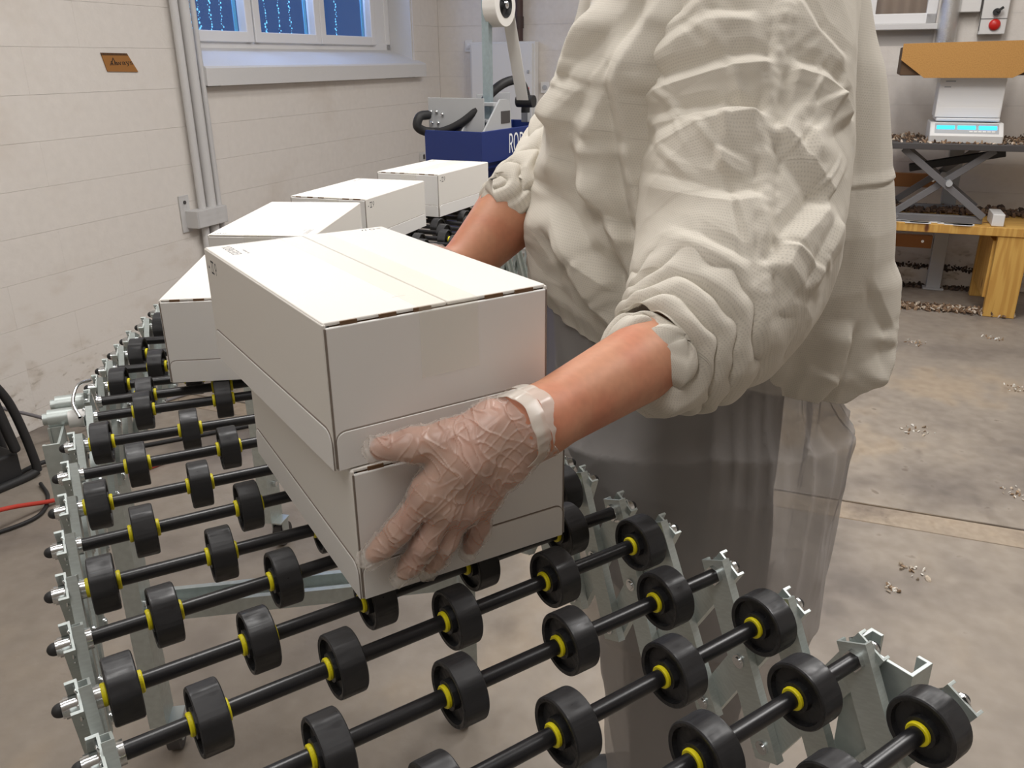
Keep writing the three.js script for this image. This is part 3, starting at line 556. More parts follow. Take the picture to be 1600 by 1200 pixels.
const headField = (x, y, z) => {
  let d = headBase(x, y, z); const za = Math.abs(z + 1.08) - 0;
  d = smin(d, capsule([0.088, 1.645, -1.08], [0.066, 1.605, -1.08], 0.009, 0.014)(x, y, z), 0.012);                 // nose
  d = Math.max(d, -ellipsoid([0.083, 1.642, -1.08 + 0.032 * Math.sign(z + 1.08)], [0.018, 0.012, 0.018])(x, y, z) );   // eye sockets
  d = smin(d, ellipsoid([0.096, 1.641, -1.08 + 0.031 * Math.sign(z + 1.08)], [0.012, 0.012, 0.012])(x, y, z), 0.002);
  d = smin(d, ellipsoid([0.084, 1.566, -1.08], [0.012, 0.007, 0.024])(x, y, z), 0.006);                               // lips
  return smin(d, ellipsoid([0.195, 1.635, -1.08 + 0.078 * Math.sign(z + 1.08)], [0.02, 0.032, 0.008])(x, y, z), 0.006); // ears
};
const skinGeo = mergeGeometries([
  surfaceNet(nearHand, [-0.125, 0.875, -0.83], [0.26, 1.1, -0.515], 0.0024), surfaceNet(farHand, [-0.22, 0.87, -1.19], [0.13, 1.2, -0.88], 0.004),
  surfaceNet(trunk, [0, 0, -1.42], [0.45, 1.6, -0.7], 0.014), surfaceNet(headField, [0.03, 1.48, -1.2], [0.31, 1.78, -0.96], 0.004)]);
{
  const p = skinGeo.attributes.position, c = new Float32Array(p.count * 3);
  for (let i = 0; i < p.count; i++) {          // mottled skin: freckles and redder patches
    const x = p.getX(i), y = p.getY(i), z = p.getZ(i), a = fbm(x * 22, y * 22, z * 22, 3), b = fbm(x * 190, y * 190, z * 190, 2);
    const k = mixc([0.58, 0.275, 0.165], [0.55, 0.215, 0.125], smooth(-0.2, 0.35, a)), s = 1 + b * 0.16; c[3 * i] = k[0] * s; c[3 * i + 1] = k[1] * s; c[3 * i + 2] = k[2] * s;
  }
  skinGeo.setAttribute('color', new THREE.BufferAttribute(c, 3));
}
part(person, 'body', off(skinGeo), phys([1, 1, 1], 0.52, { vertexColors: true, specularIntensity: 0.7 }));
part(person, 'hair', off(surfaceNet((x, y, z) => Math.max(ellipsoid([0.20, 1.665, -1.08], [0.108, 0.108, 0.09])(x, y, z) + 0.003 * Math.sin(z * 260), Math.max(-(x - 0.125 + (1.70 - y) * 0.25), 1.56 - y)), [0.05, 1.5, -1.2], [0.33, 1.8, -0.95], 0.005)), std([0.06, 0.035, 0.02], 0.6));
part(person, 'shoe', off(merge(surfaceNet(blend([capsule([0.33, 0.06, -0.95], [0.15, 0.045, -0.95], 0.052, 0.044)], 0.02), [0.05, 0.0, -1.03], [0.42, 0.13, -0.87], 0.01))), M.rubber);
part(person, 'shoe', off(merge(surfaceNet(blend([capsule([0.33, 0.06, -1.15], [0.15, 0.045, -1.15], 0.052, 0.044)], 0.02), [0.05, 0.0, -1.23], [0.42, 0.13, -1.07], 0.01))), M.rubber);

// gloves: a loose thin film over the hand, wrinkled where it is stretched
const film = phys([0.9, 0.85, 0.78], 0.3, { transparent: true, opacity: 0.32, clearcoat: 0.8, clearcoatRoughness: 0.25, side: THREE.DoubleSide });
const rollFilm = phys([0.9, 0.86, 0.78], 0.3, { transparent: true, opacity: 0.5, clearcoat: 0.5, clearcoatRoughness: 0.25, side: THREE.DoubleSide });
function glove(name, J, ring, lo, hi, cell) {
  const w = V(...ring), a = V(...J.mmcp).sub(w).normalize(), e = J === FH ? FE : ELBOW, k = 0.05 / Math.hypot(...e.map((v, i) => v - J.wrist[i])), f = handField(J, 0.0010, 0.006, [capsule(J.wrist, e.map((v, i) => J.wrist[i] + (v - J.wrist[i]) * k), 0.0245, 0.027)]);
  const field = (x, y, z) => {
    let d = f(x, y, z); if (Math.abs(d) > 0.006) return d;
    const u = fbm(x * 30 + 4, y * 30, z * 30, 2), q = (x - w.x) * a.x + (y - w.y) * a.y + (z - w.z) * a.z;
    const r1 = 1 - Math.abs(noise(x * 82 + u * 1.5, y * 24 + u, z * 40)) * 5.5, r2 = 1 - Math.abs(noise((x + y) * 70 + 9, (x - y) * 22 + u, z * 40 + 3)) * 5.5, r3 = 1 - Math.abs(noise((x - y) * 64 + 3, (x + y) * 18 + u, z * 40 + 7)) * 5;
    d -= 0.0014 * Math.max(0, r1) ** 2 + 0.0011 * Math.max(0, r2) ** 2 + 0.0008 * Math.max(0, r3) ** 2 + 0.0004 * u;
    return Math.max(d, -q - 0.008);
  };
  return part(person, name, off(surfaceNet(field, lo, hi, cell)), film);
}
const RING = [0.006, 1.009, -0.580];
const gl = glove('glove', J, RING, [-0.13, 0.876, -0.625], [0.06, 1.05, -0.51], 0.00105);
const gl2 = glove('glove', FH, FW_, [-0.22, 0.87, -1.08], [0.02, 1.13, -0.85], 0.004);
// lofted ring: centre line, radius profile and a displacement
function loft(n, m, at, closed = true) {         // at(u, v) -> Vector3, u around, v along
  const pos = new Float32Array((n + 1) * (m + 1) * 3), uv = new Float32Array((n + 1) * (m + 1) * 2), idx = [];
  for (let j = 0; j <= m; j++) for (let i = 0; i <= n; i++) { const p = at(i / n, j / m), k = j * (n + 1) + i; pos[3 * k] = p.x; pos[3 * k + 1] = p.y; pos[3 * k + 2] = p.z; }
  const P = (k) => V(pos[3 * k], pos[3 * k + 1], pos[3 * k + 2]);
  let len = 0; for (let j = 0; j <= m; j++) { const k0 = j * (n + 1); if (j) len += P(k0 + (n >> 2)).distanceTo(P(k0 - (n + 1) + (n >> 2))); let per = 0; for (let i = 0; i <= n; i++) { if (i) per += P(k0 + i).distanceTo(P(k0 + i - 1)); uv[2 * (k0 + i)] = i / n; uv[2 * (k0 + i) + 1] = len; } for (let i = 0; i <= n; i++) uv[2 * (k0 + i)] *= Math.round(per * 20) / 20; }
  for (let j = 0; j < m; j++) for (let i = 0; i < n; i++) { const a = j * (n + 1) + i, b = a + 1, c = a + n + 1, d = c + 1; idx.push(a, c, b, b, c, d); }
  const g = new THREE.BufferGeometry(); g.setAttribute('position', new THREE.BufferAttribute(pos, 3)); g.setAttribute('uv', new THREE.BufferAttribute(uv, 2)); g.setIndex(idx); g.computeVertexNormals();
  const nr = g.attributes.normal; for (let j = 0; j <= m; j++) { const a = j * (n + 1), b = a + n; const q = V(nr.getX(a) + nr.getX(b), nr.getY(a) + nr.getY(b), nr.getZ(a) + nr.getZ(b)).normalize(); nr.setXYZ(a, q.x, q.y, q.z); nr.setXYZ(b, q.x, q.y, q.z); }
  return g;
}
{
  const rollAt = (c, dir, r0, w) => { const d = dir.clone().normalize(), e1 = V(0, 1, 0).addScaledVector(d, -d.y).normalize(), e2 = d.clone().cross(e1);
    return (u, v) => { const t = u * 6.2832, s = v * 6.2832, k = noise(Math.cos(t) * 1.4, Math.sin(t) * 1.4, 5 + v) ; const rad = r0 + 0.0016 * Math.cos(s) + 0.0022 * k + 0.0010 * noise(Math.cos(t) * 4, Math.sin(t) * 4, v * 2), al = w / 2 * Math.sin(s) + 0.003 * noise(Math.cos(t) * 1.6, 7, Math.sin(t) * 1.6);
      return c.clone().addScaledVector(d, al).addScaledVector(e1, rad * Math.cos(t)).addScaledVector(e2, rad * Math.sin(t)); }; };
  part(gl, 'rolled_cuff', off(loft(160, 24, rollAt(V(0.0085, 1.010, -0.5795), V(ELBOW[0] - J.wrist[0], ELBOW[1] - J.wrist[1] - 0.012, ELBOW[2] - J.wrist[2]), 0.0285, 0.027))), rollFilm);
  part(gl, 'cuff_tail', off(loft(40, 16, (u, v) => { const t = u * 6.2832; return V(0.017 + 0.022 * v, 0.982 - 0.001 * v + 0.004 * Math.sin(t) * (1 - 0.4 * v) + 0.001 * noise(v * 4, u * 6, 1), -0.588 - 0.014 * v + 0.009 * Math.cos(t) * (1 - 0.5 * v)); })), rollFilm);
}
// ---------- coverall ----------
const cloth = (c, o = 1) => phys(c, 0.86, { map: rep(weaveCol, 25), bumpMap: rep(weaveBump, 25), bumpScale: 0.00022, side: THREE.DoubleSide, sheen: 0.15, sheenRoughness: 0.6, ...(o < 1 ? { transparent: true, opacity: o } : {}) });
const CLOTH = cloth([0.80, 0.775, 0.735]), CLOTH_THIN = cloth([0.80, 0.775, 0.735], 0.93), PANTS = phys([0.48, 0.455, 0.445], 0.9, { transparent: true, opacity: 0.54, side: THREE.DoubleSide });  // PANTS: white cloth greyed, with shade put into its colour
const UNDER = std([0.075, 0.068, 0.07], 0.9);
const ridged = (x, y, z) => 1 - 2.4 * Math.abs(noise(x, y, z));
const crumple = (x, y, z) => 0.7 * ridged(x, y, z) + 0.25 * ridged(x * 2.1 + 5, y * 2.1, z * 2.1);
// folds in the cloth: each a run of points (x, y), a height and a width; a fold rises sharply on one side and falls softly on the other
function folds(list) {
  const segs = [];
  for (const [h, w, ...pts] of list) for (let i = 1; i < pts.length; i++) segs.push([pts[i - 1], pts[i], h, w, i === 1, i === pts.length - 1]);
  return (x, y) => {
    let s = 0;
    for (const [a, b, h, w, first, last] of segs) {
      const dx = b[0] - a[0], dy = b[1] - a[1], l = Math.hypot(dx, dy), t = ((x - a[0]) * dx + (y - a[1]) * dy) / (l * l), n = ((x - a[0]) * dy - (y - a[1]) * dx) / l;
      if (Math.abs(n) > w * 4 || t < -0.4 || t > 1.4) continue;
      const ends = (first ? smooth(-0.05, 0.35, t) : smooth(-0.12, 0.12, t)) * (last ? smooth(1.05, 0.65, t) : smooth(1.12, 0.88, t));
      const q = n / w, tent = q > 0 ? Math.max(0, 1 - q / 1.1) - 0.35 * Math.max(0, 1 - Math.abs(q - 1.25) / 0.9) : Math.max(0, 1 + q / 3.6);
      s = s + 0.8 * h * tent * ends;
    }
    return s;
  };
}
const sleeveFolds = folds([
  [0.011, 0.011, [0.238, 1.297], [0.194, 1.296], [0.147, 1.262], [0.127, 1.247]],
  [0.015, 0.012, [0.2495, 1.259], [0.21, 1.255], [0.158, 1.237], [0.125, 1.215]],
  [0.010, 0.009, [0.236, 1.207], [0.203, 1.215], [0.168, 1.209], [0.144, 1.203]],
  [0.013, 0.011, [0.242, 1.213], [0.185, 1.203], [0.152, 1.185], [0.122, 1.151]],
  [0.014, 0.012, [0.32, 1.205], [0.31, 1.233], [0.286, 1.248], [0.259, 1.255]],
  [0.013, 0.011, [0.243, 1.2085], [0.259, 1.1905], [0.28, 1.161], [0.2905, 1.147]],
  [0.014, 0.012, [0.2905, 1.147], [0.242, 1.112], [0.225, 1.092]],
  [0.009, 0.008, [0.274, 1.211], [0.276, 1.173]],
  [0.010, 0.011, [0.226, 1.150], [0.199, 1.145], [0.161, 1.148], [0.122, 1.151]],
  [0.009, 0.009, [0.204, 1.097], [0.163, 1.115], [0.122, 1.118]],
  [0.009, 0.010, [0.322, 1.258], [0.29, 1.289], [0.2675, 1.327]],
  [0.010, 0.010, [0.204, 1.327], [0.174, 1.302], [0.139, 1.2835]],
  [0.008, 0.006, [0.1986, 1.186], [0.1936, 1.168]],
  [0.007, 0.008, [0.30, 1.13], [0.272, 1.10], [0.255, 1.075]],
]);
const seamX = (y) => table([1.07, 1.0917, 1.2269, 1.3267, 1.42], [0.212, 0.2158, 0.2416, 0.2629, 0.28], y);
function sleeve(st, opt) {
  const C = new THREE.CatmullRomCurve3(st.map((s) => V(s[0], s[1], s[2])), false, 'centripetal'), N = st.length - 1;
  const vs = st.map((_, i) => i / N), rs = st.map((s) => s[3]);
  const m = opt.m, frames = [], toCam = V(-0.1, 0.25, 0.96);
  for (let j = 0; j <= m; j++) { const v = j / m, t = C.getTangent(v), e1 = toCam.clone().addScaledVector(t, -toCam.dot(t)).normalize(), e2 = t.clone().cross(e1); frames.push([C.getPoint(v), t, e1, e2, table(vs, rs, v)]); }
  return loft(opt.n, m, (u, v) => {
    const [c, t, e1, e2, r] = frames[Math.round(v * m)], a = u * 6.2832, n = e1.clone().multiplyScalar(Math.cos(a)).addScaledVector(e2, Math.sin(a));
    const p = c.clone().addScaledVector(n, r);
    let d = 0; const k = smooth(opt.bunch[0], opt.bunch[1], v);                // k: how far into the rolled, bunched part
    d += (1 - k) * (0.0075 * crumple(p.x * 5.5 + 3, p.y * 6, p.z * 4.5) + 0.0011 * crumple(p.x * 22, p.y * 22, p.z * 18));
    if (opt.folds && n.z > -0.2) d += (1 - k) * opt.folds(p.x, p.y) * smooth(-0.1, 0.5, n.z);
    if (opt.seam && n.z > 0) { const q = (p.x - seamX(p.y)) / 0.006; d += (1 - k) * (0.0028 * Math.exp(-q * q) * (0.75 + 0.6 * noise(p.y * 120, 1, 2)) - 0.003 * Math.exp(-((Math.abs(q) - 1.6) ** 2) * 3) * (0.5 + noise(p.y * 90, 4, 2))); }
    // rolled cuff: rings of folded cloth that wander and merge
    const w = noise(Math.cos(a) * 1.3 + opt.s, Math.sin(a) * 1.3, v * 2) * 1.15 + noise(Math.cos(a) * 3.1, Math.sin(a) * 3.1 + opt.s, v * 5) * 0.35, ph = (v - opt.bunch[0]) / (1 - opt.bunch[0]) * opt.rings + w;
    const f = ph - Math.floor(ph), ring = Math.pow(Math.abs(Math.sin(Math.PI * f)), 0.6) - 0.62;
    d += k * (opt.amp * ring * (0.75 + 0.7 * noise(Math.cos(a) * 2, Math.sin(a) * 2, Math.floor(ph) * 3.7 + 1)) + 0.0012 * crumple(p.x * 22, p.y * 22, p.z * 22));
    p.addScaledVector(n, d); p.addScaledVector(t, k * 0.004 * w);
    return p;
  });
}
const jacket = (() => {
  // body of the jacket: front x, back x and half width by height
  const ys = [0.80, 0.867, 0.894, 0.974, 1.03, 1.09, 1.168, 1.263, 1.334, 1.39, 1.44, 1.50];
  const xf = [0.075, 0.06, 0.05, 0.034, 0.028, 0.030, 0.042, 0.064, 0.088, 0.105, 0.14, 0.18], xb = [0.41, 0.43, 0.457, 0.468, 0.464, 0.458, 0.444, 0.422, 0.40, 0.38, 0.36, 0.31], hw = [0.17, 0.185, 0.195, 0.205, 0.21, 0.205, 0.185, 0.168, 0.152, 0.13, 0.10, 0.065];
  const fold = folds([
    [0.016, 0.016, [0.146, 1.305], [0.078, 1.219], [0.048, 1.132]], [0.016, 0.014, [0.138, 1.298], [0.095, 1.185], [0.096, 1.112]], [0.014, 0.013, [0.1225, 1.038], [0.087, 1.065], [0.052, 1.119]],
    [0.010, 0.010, [0.134, 1.088], [0.098, 1.112]], [0.0025, 0.003, [0.33, 1.143], [0.47, 1.1455]], [0.006, 0.022, [0.382, 1.29], [0.392, 1.156], [0.385, 1.02]], [0.012, 0.014, [0.114, 1.332], [0.074, 1.2655], [0.052, 1.179]], [0.008, 0.007, [0.06, 1.259], [0.036, 1.132], [0.034, 1.066], [0.043, 0.986]],
    [0.012, 0.014, [0.40, 0.90], [0.44, 0.96], [0.45, 1.05]], [0.012, 0.012, [0.33, 0.89], [0.36, 0.93], [0.37, 1.0]], [0.010, 0.010, [0.36, 0.88], [0.40, 0.91], [0.47, 0.93]],
    [0.020, 0.012, [0.16, 1.335], [0.13, 1.25], [0.135, 1.16], [0.15, 1.08]], [0.016, 0.010, [0.105, 1.33], [0.075, 1.25], [0.055, 1.20]], [0.014, 0.010, [0.06, 1.10], [0.10, 1.02], [0.13, 0.99]], [0.004, 0.008, [0.39, 1.05], [0.43, 0.98], [0.42, 0.92]], [0.012, 0.009, [0.085, 1.16], [0.12, 1.10], [0.14, 1.03]],
  ]);
  return loft(360, 320, (u, v) => {
    const a = u * 6.2832, ca = Math.cos(a), sa = Math.sin(a), hem = 0.94 - 0.058 * ca - 0.015 * Math.max(0, sa), vv = Math.min(1, v / 0.94), under = smooth(0.94, 1, v);
    const y = 1.5 + (hem - 1.5) * vv + under * 0.022, f = table(ys, xf, y), b = table(ys, xb, y), w = table(ys, hw, y);
    const cx = (f + b) / 2, rx = (b - f) / 2, shrink = 1 - 0.16 * under - 0.05 * smooth(0.88, 0.94, v), pw = (t) => Math.sign(t) * Math.pow(Math.abs(t), 0.86);
    const p = V(cx + rx * pw(ca) * shrink, y, -1.06 + w * pw(sa) * shrink), n = V(ca, 0, sa);
    const calm = 1 - 0.65 * smooth(0.1, 0.7, ca) * smooth(0.9, 0.98, y);
    let d = calm * (0.009 * crumple(p.x * 4.5 + 1, p.y * 3.2, p.z * 4.5) + 0.0022 * crumple(p.x * 12, p.y * 8, p.z * 12));
    if (sa > -0.3) d += 1.25 * fold(p.x, p.y) * smooth(-0.3, 0.2, sa);
    d += smooth(0.78, 0.95, v) * 0.006 * ridged(a * 7, 2, 1) * (1 - under * 0.4);
    return p.addScaledVector(n, d * (v < 0.08 ? 0.3 : 1));
  });
})();
const SL = [[0.258, 1.47, -1.07, 0.06], [0.2651, 1.3907, -1.045, 0.105], [0.2566, 1.3169, -1.0054, 0.118], [0.2484, 1.245, -0.956, 0.114], [0.2429, 1.1756, -0.9129, 0.110], [0.2335, 1.1184, -0.8531, 0.1], [0.2173, 1.0797, -0.8059, 0.092], [0.192, 1.0528, -0.7632, 0.083], [0.1622, 1.0324, -0.7284, 0.072], [0.1416, 1.0238, -0.709, 0.062], [0.1292, 1.0191, -0.6985, 0.050], [0.136, 1.0225, -0.705, 0.043]];
const SR = [[0.19, 1.36, -1.28, 0.07], [0.14, 1.2974, -1.2554, 0.05], [0.094, 1.2084, -1.1779, 0.041], [0.066, 1.1673, -1.1297, 0.047], [0.0388, 1.1361, -1.0853, 0.040], [0.0138, 1.1164, -1.0562, 0.041], [0.0012, 1.1068, -1.0418, 0.038], [0.006, 1.111, -1.05, 0.034]];
const jk = part(person, 'coverall_jacket', off(jacket), CLOTH_THIN);
part(jk, 'sleeve', off(sleeve(SL, { n: 420, m: 640, bunch: [0.64, 0.735], rings: 5.4, amp: 0.0095, folds: sleeveFolds, seam: true, s: 1.7 })), CLOTH);
part(jk, 'sleeve', off(sleeve(SR, { n: 220, m: 320, bunch: [0.2, 0.4], rings: 5.6, amp: 0.009, s: 6.1 })), CLOTH);
// shirt under the jacket, leggings under the thin trousers
part(person, 'undershirt', off(loft(64, 40, (u, v) => { const a = u * 6.2832, y = 1.375 - 0.455 * v, k = Math.sqrt(Math.min(1, v * 4 + 0.25)); return V(0.252 + (0.145 + 0.02 * v) * k * Math.cos(a), y, -1.06 + (0.115 + 0.035 * v) * k * Math.sin(a)); })), std([0.3, 0.29, 0.285], 0.9));
function trouserPart(zc, hz, y0, y1, f, b, opts, shrink) {
  return loft(opts.n ?? 160, opts.m ?? 200, (u, v) => {
    const a = u * 6.2832, ca = Math.cos(a), sa = Math.sin(a), y = y0 + (y1 - y0) * v, xf = f(y) + shrink[0], xb = b(y) - shrink[1], p = V((xf + xb) / 2 + (xb - xf) / 2 * ca, y, zc + (hz(y) - shrink[2]) * sa);
    let d = 0; if (opts.wr) d = 0.007 * crumple(p.x * 6 + 7, p.y * 3.2, p.z * 6) + 0.0015 * crumple(p.x * 20, p.y * 12, p.z * 20) + smooth(0.60, 0.85, y) * 0.007 * ridged(a * 6.5, y * 1.5, 3) * smooth(-0.9, 0.4, ca);
    return p.add(V(ca * d, 0, sa * d));
  });
}
const hipF = (y) => table([0.5, 0.6, 0.704, 0.774, 0.861, 0.98, 1.04], [0.13, 0.11, 0.09, 0.063, 0.05, 0.042, 0.06], y), hipB = (y) => table([0.5, 0.65, 0.761, 0.867, 0.95, 1.04], [0.38, 0.39, 0.40, 0.40, 0.40, 0.39], y);
const legF = (y) => table([0.08, 0.2, 0.312, 0.437, 0.554, 0.704, 0.8], [0.17, 0.15, 0.14, 0.135, 0.122, 0.095, 0.075], y), legB = (y) => table([0.08, 0.176, 0.373, 0.55, 0.7, 0.8], [0.35, 0.36, 0.38, 0.40, 0.40, 0.39], y);
{
  const hz = (y) => table([0.6, 0.8, 1.04], [0.2, 0.205, 0.18], y), lz = (y) => table([0.08, 0.5, 0.8, 1.0], [0.088, 0.1, 0.106, 0.075], y), far = (f) => (y) => f(y) + 0.015;
  const col = (f, b, hzf, zc, lo, hi) => (x, y, z) => { const xf = f(y), xb = b(y), rx = (xb - xf) / 2, rz = hzf(y), k = Math.hypot((x - (xf + xb) / 2) / rx, (z - zc) / rz); return Math.max((k - 1) * Math.min(rx, rz), lo - y, y - hi); };
  const hip = col(hipF, hipB, hz, -1.05, 0.60, 1.04), near = col(legF, legB, lz, -0.955, 0.07, 0.82), farL = col(far(legF), far(legB), lz, -1.15, 0.07, 0.82);
  const g = surfaceNet((x, y, z) => {
    let d = smin(smin(near(x, y, z), farL(x, y, z), 0.03), hip(x, y, z), 0.09); if (Math.abs(d) > 0.05) return d;
    const a = Math.atan2(z + 1.05, x - 0.26);
    return d - 0.008 * crumple(x * 6 + 7, y * 3.0, z * 6) - 0.0026 * crumple(x * 15, y * 9, z * 15) - smooth(0.55, 0.85, y) * 0.008 * ridged(a * 6.5, y * 1.5, 3) * smooth(-0.9, 0.4, Math.cos(a));
  }, [0, 0.05, -1.32], [0.52, 1.08, -0.78], 0.006);
  part(person, 'coverall_trousers', off(g), PANTS);
  const s = [0.012, 0.085, 0.02];
  const u = mergeGeometries([trouserPart(-1.05, hz, 1.03, 0.60, hipF, hipB, { n: 64, m: 30 }, [0.012, 0.04, 0.03]), trouserPart(-0.955, lz, 0.97, 0.08, legF, legB, { n: 48, m: 40 }, [0.03, 0.06, 0.022]), trouserPart(-1.15, lz, 0.97, 0.08, far(legF), far(legB), { n: 48, m: 40 }, [0.03, 0.06, 0.022])]);
  part(person, 'leggings', off(u), UNDER);
}
// ---------- carton sealing machine at the end of the conveyor ----------
{
  const K = V(-0.098, 0, -2.98), turn = 60 * deg;     // corner nearest the camera; local x runs along its right side, local -z along its front
  const t = thing('sealing_machine', 'blue and grey carton sealing machine with a roll of white tape', 'machine', K, turn);
  const ch = 0.02, pts = [[0, 0], [0.62, 0], [0.62, 0.22], [0.02, 0.22], [0, 0.2]];
  const y0 = 0.932, y1 = 1.04;
  const s = new THREE.Shape(); s.moveTo(0, 0); s.lineTo(0.62, 0); s.lineTo(0.62, 0.235); s.lineTo(0, 0.235); s.closePath();
  const hole = new THREE.Path(); hole.moveTo(0.006, 0.006); hole.lineTo(0.006, 0.229); hole.lineTo(0.614, 0.229); hole.lineTo(0.614, 0.006); hole.closePath(); s.holes.push(hole);
  const shell = new THREE.ExtrudeGeometry(s, { depth: y1 - y0 - 0.004, bevelEnabled: true, bevelThickness: 0.002, bevelSize: 0.002, bevelSegments: 2 }).rotateX(-Math.PI / 2).translate(0, y0 + 0.002, 0);
  part(t, 'blue_cover', shell, M.blue);
  part(t, 'cover_floor', merge(box(0.61, 0.006, 0.225, 0.31, y0 + 0.012, -0.1175), extrude([[0, 0], [0.025, -0.022], [0.58, -0.022], [0.62, 0]], 0.2).translate(0, y0, -0.217)), M.blue);
  const letters = canvasTex(640, 256, (c, w, h) => { c.clearRect(0, 0, w, h); c.fillStyle = '#ffffff'; c.save(); c.scale(0.8, 1); c.font = '190px sans-serif'; c.textBaseline = 'middle'; c.fillText('ROBO', 20, 134); c.restore(); });
  part(t, 'lettering', new THREE.PlaneGeometry(0.245, 0.128).translate(0.297, (y0 + y1) / 2 + 0.004, 0.0032), std([0.85, 0.86, 0.9], 0.5, { map: letters, transparent: true, alphaTest: 0.4 }));
  // plates
  part(t, 'back_plate', rbox(0.004, 0.12, 0.235, 0.0015, 0.05, 1.088, -0.135), M.grey);
  part(t, 'plate_bolt', merge(...[[1.10, -0.24], [1.10, -0.215], [1.092, -0.19], [1.062, -0.236], [1.062, -0.21]].map(([y, z]) => new THREE.SphereGeometry(0.0065, 12, 8).translate(0.046, y, z))), M.bolt);
  const gus = (z) => extrude([[0, 0], [0.2, 0], [0.19, 0.098], [0.16, 0.108], [0.12, 0.108]], 0.005, 0.0008).translate(0.02, y1 - 0.008, z);
  part(t, 'gusset_plate', gus(-0.10), M.grey); part(t, 'gusset_plate', gus(-0.012), M.grey);
  part(t, 'rating_plate', rbox(0.062, 0.042, 0.002, 0.0008, 0.175, y1 + 0.04, -0.005), M.darkgrey);
  part(t, 'gusset_tie', merge(rbox(0.05, 0.012, 0.085, 0.002, 0.13, y1 + 0.085, -0.055), rbox(0.1, 0.01, 0.085, 0.002, 0.12, y1 + 0.03, -0.055)), M.grey);
  part(t, 'roller', merge(cyl(0.022, 0.07, 20).rotateX(Math.PI / 2).translate(0.37, y1 + 0.085, -0.03)), M.rubber);
  part(t, 'far_plate', rbox(0.25, 0.10, 0.004, 0.0015, 0.42, y1 + 0.06, -0.2), M.grey);
  // mast, tape roll, tape
  part(t, 'mast', channel(0.46, 0.026, 0.024, 0.006).translate(0, 0, 0), M.zinc, [0.135, 1.03, -0.06], [0, 0, 0]);
  const RX = 0.18, RY = 1.447, RZ = -0.03;
  const roll = part(t, 'tape_roll', toCreasedNormals(new THREE.LatheGeometry([[0.040, -0.027], [0.068, -0.027], [0.0695, -0.025], [0.0695, 0.025], [0.068, 0.027], [0.040, 0.027]].map(([r, y]) => new THREE.Vector2(r, y)), 64).rotateX(Math.PI / 2), 0.5), std([0.74, 0.72, 0.68], 0.45), [RX, RY, RZ]);
  part(roll, 'roll_hub', merge(toCreasedNormals(new THREE.LatheGeometry([[0.012, 0.016], [0.034, 0.012], [0.0395, 0.029], [0.041, 0.029], [0.0405, -0.029], [0.012, -0.02]].map(([r, y]) => new THREE.Vector2(r, y)), 40).rotateX(Math.PI / 2), 0.5), rbox(0.07, 0.012, 0.01, 0.002, 0, 0, 0.014), rbox(0.012, 0.07, 0.01, 0.002, 0, 0, 0.014)), M.rubber);
  part(roll, 'hub_nut', merge(new THREE.SphereGeometry(0.012, 16, 10).translate(0, 0.004, 0.026), cyl(0.012, 0.09, 16).rotateX(Math.PI / 2).translate(0, 0, -0.012)), M.bolt);
  part(t, 'tape_web', bar(V(RX + 0.064, RY - 0.026, RZ), V(0.345, y1 + 0.09, RZ), 0.0015, 0.05), M.tapeweb);
  // hoses
  part(t, 'hose', tube([V(0.045, 1.03, -0.20), V(0.01, 1.035, -0.245), V(-0.02, 1.055, -0.255), V(-0.01, 1.085, -0.25), V(0.03, 1.09, -0.24)], 0.016, 80, 12), M.rubber);
  part(t, 'hose', tube([V(0.02, 1.03, -0.2), V(0.03, 1.045, -0.15), V(0.04, 1.07, -0.10), V(0.06, 1.11, -0.05)], 0.014, 30, 12), M.rubber);
  part(t, 'hose', tube([V(0.14, 1.06, -0.10), V(0.22, 1.13, -0.12), V(0.33, 1.19, -0.1), V(0.41, 1.195, -0.08), V(0.44, 1.15, -0.07), V(0.44, 1.08, -0.07)], 0.017, 60, 12), M.rubber);
  part(t, 'push_button', cyl(0.012, 0.02, 16).translate(0.5, y1 + 0.12, -0.1), M.red);
  part(t, 'button_post', rbox(0.03, 0.11, 0.03, 0.003, 0.5, y1 + 0.055, -0.1), M.grey);
  // column and bed below
  part(t, 'column', rbox(0.10, 0.34, 0.10, 0.004, 0.55, 0.75, -0.29), M.blue); part(t, 'column', rbox(0.10, 0.56, 0.10, 0.004, 0.55, 0.72, 0.12), M.blue);
  part(t, 'column_tie', rbox(0.10, 0.06, 0.45, 0.004, 0.55, 0.98, -0.08), M.darkgrey);
  part(t, 'side_belt', rbox(0.5, 0.08, 0.05, 0.02, 0.42, 0.885, 0.04), M.rubber); part(t, 'belt_edge', rbox(0.46, 0.012, 0.02, 0.003, 0.42, 0.93, 0.07), M.yellow);
  part(t, 'bed', rbox(0.8, 0.10, 0.5, 0.006, 0.62, 0.79, -0.09), M.blue);
  for (const [x, z] of [[0.26, 0.12], [0.98, 0.12], [0.26, -0.3], [0.98, -0.3]]) part(t, 'leg', rbox(0.06, 0.74, 0.06, 0.004, x, 0.37, z), M.blue);
}
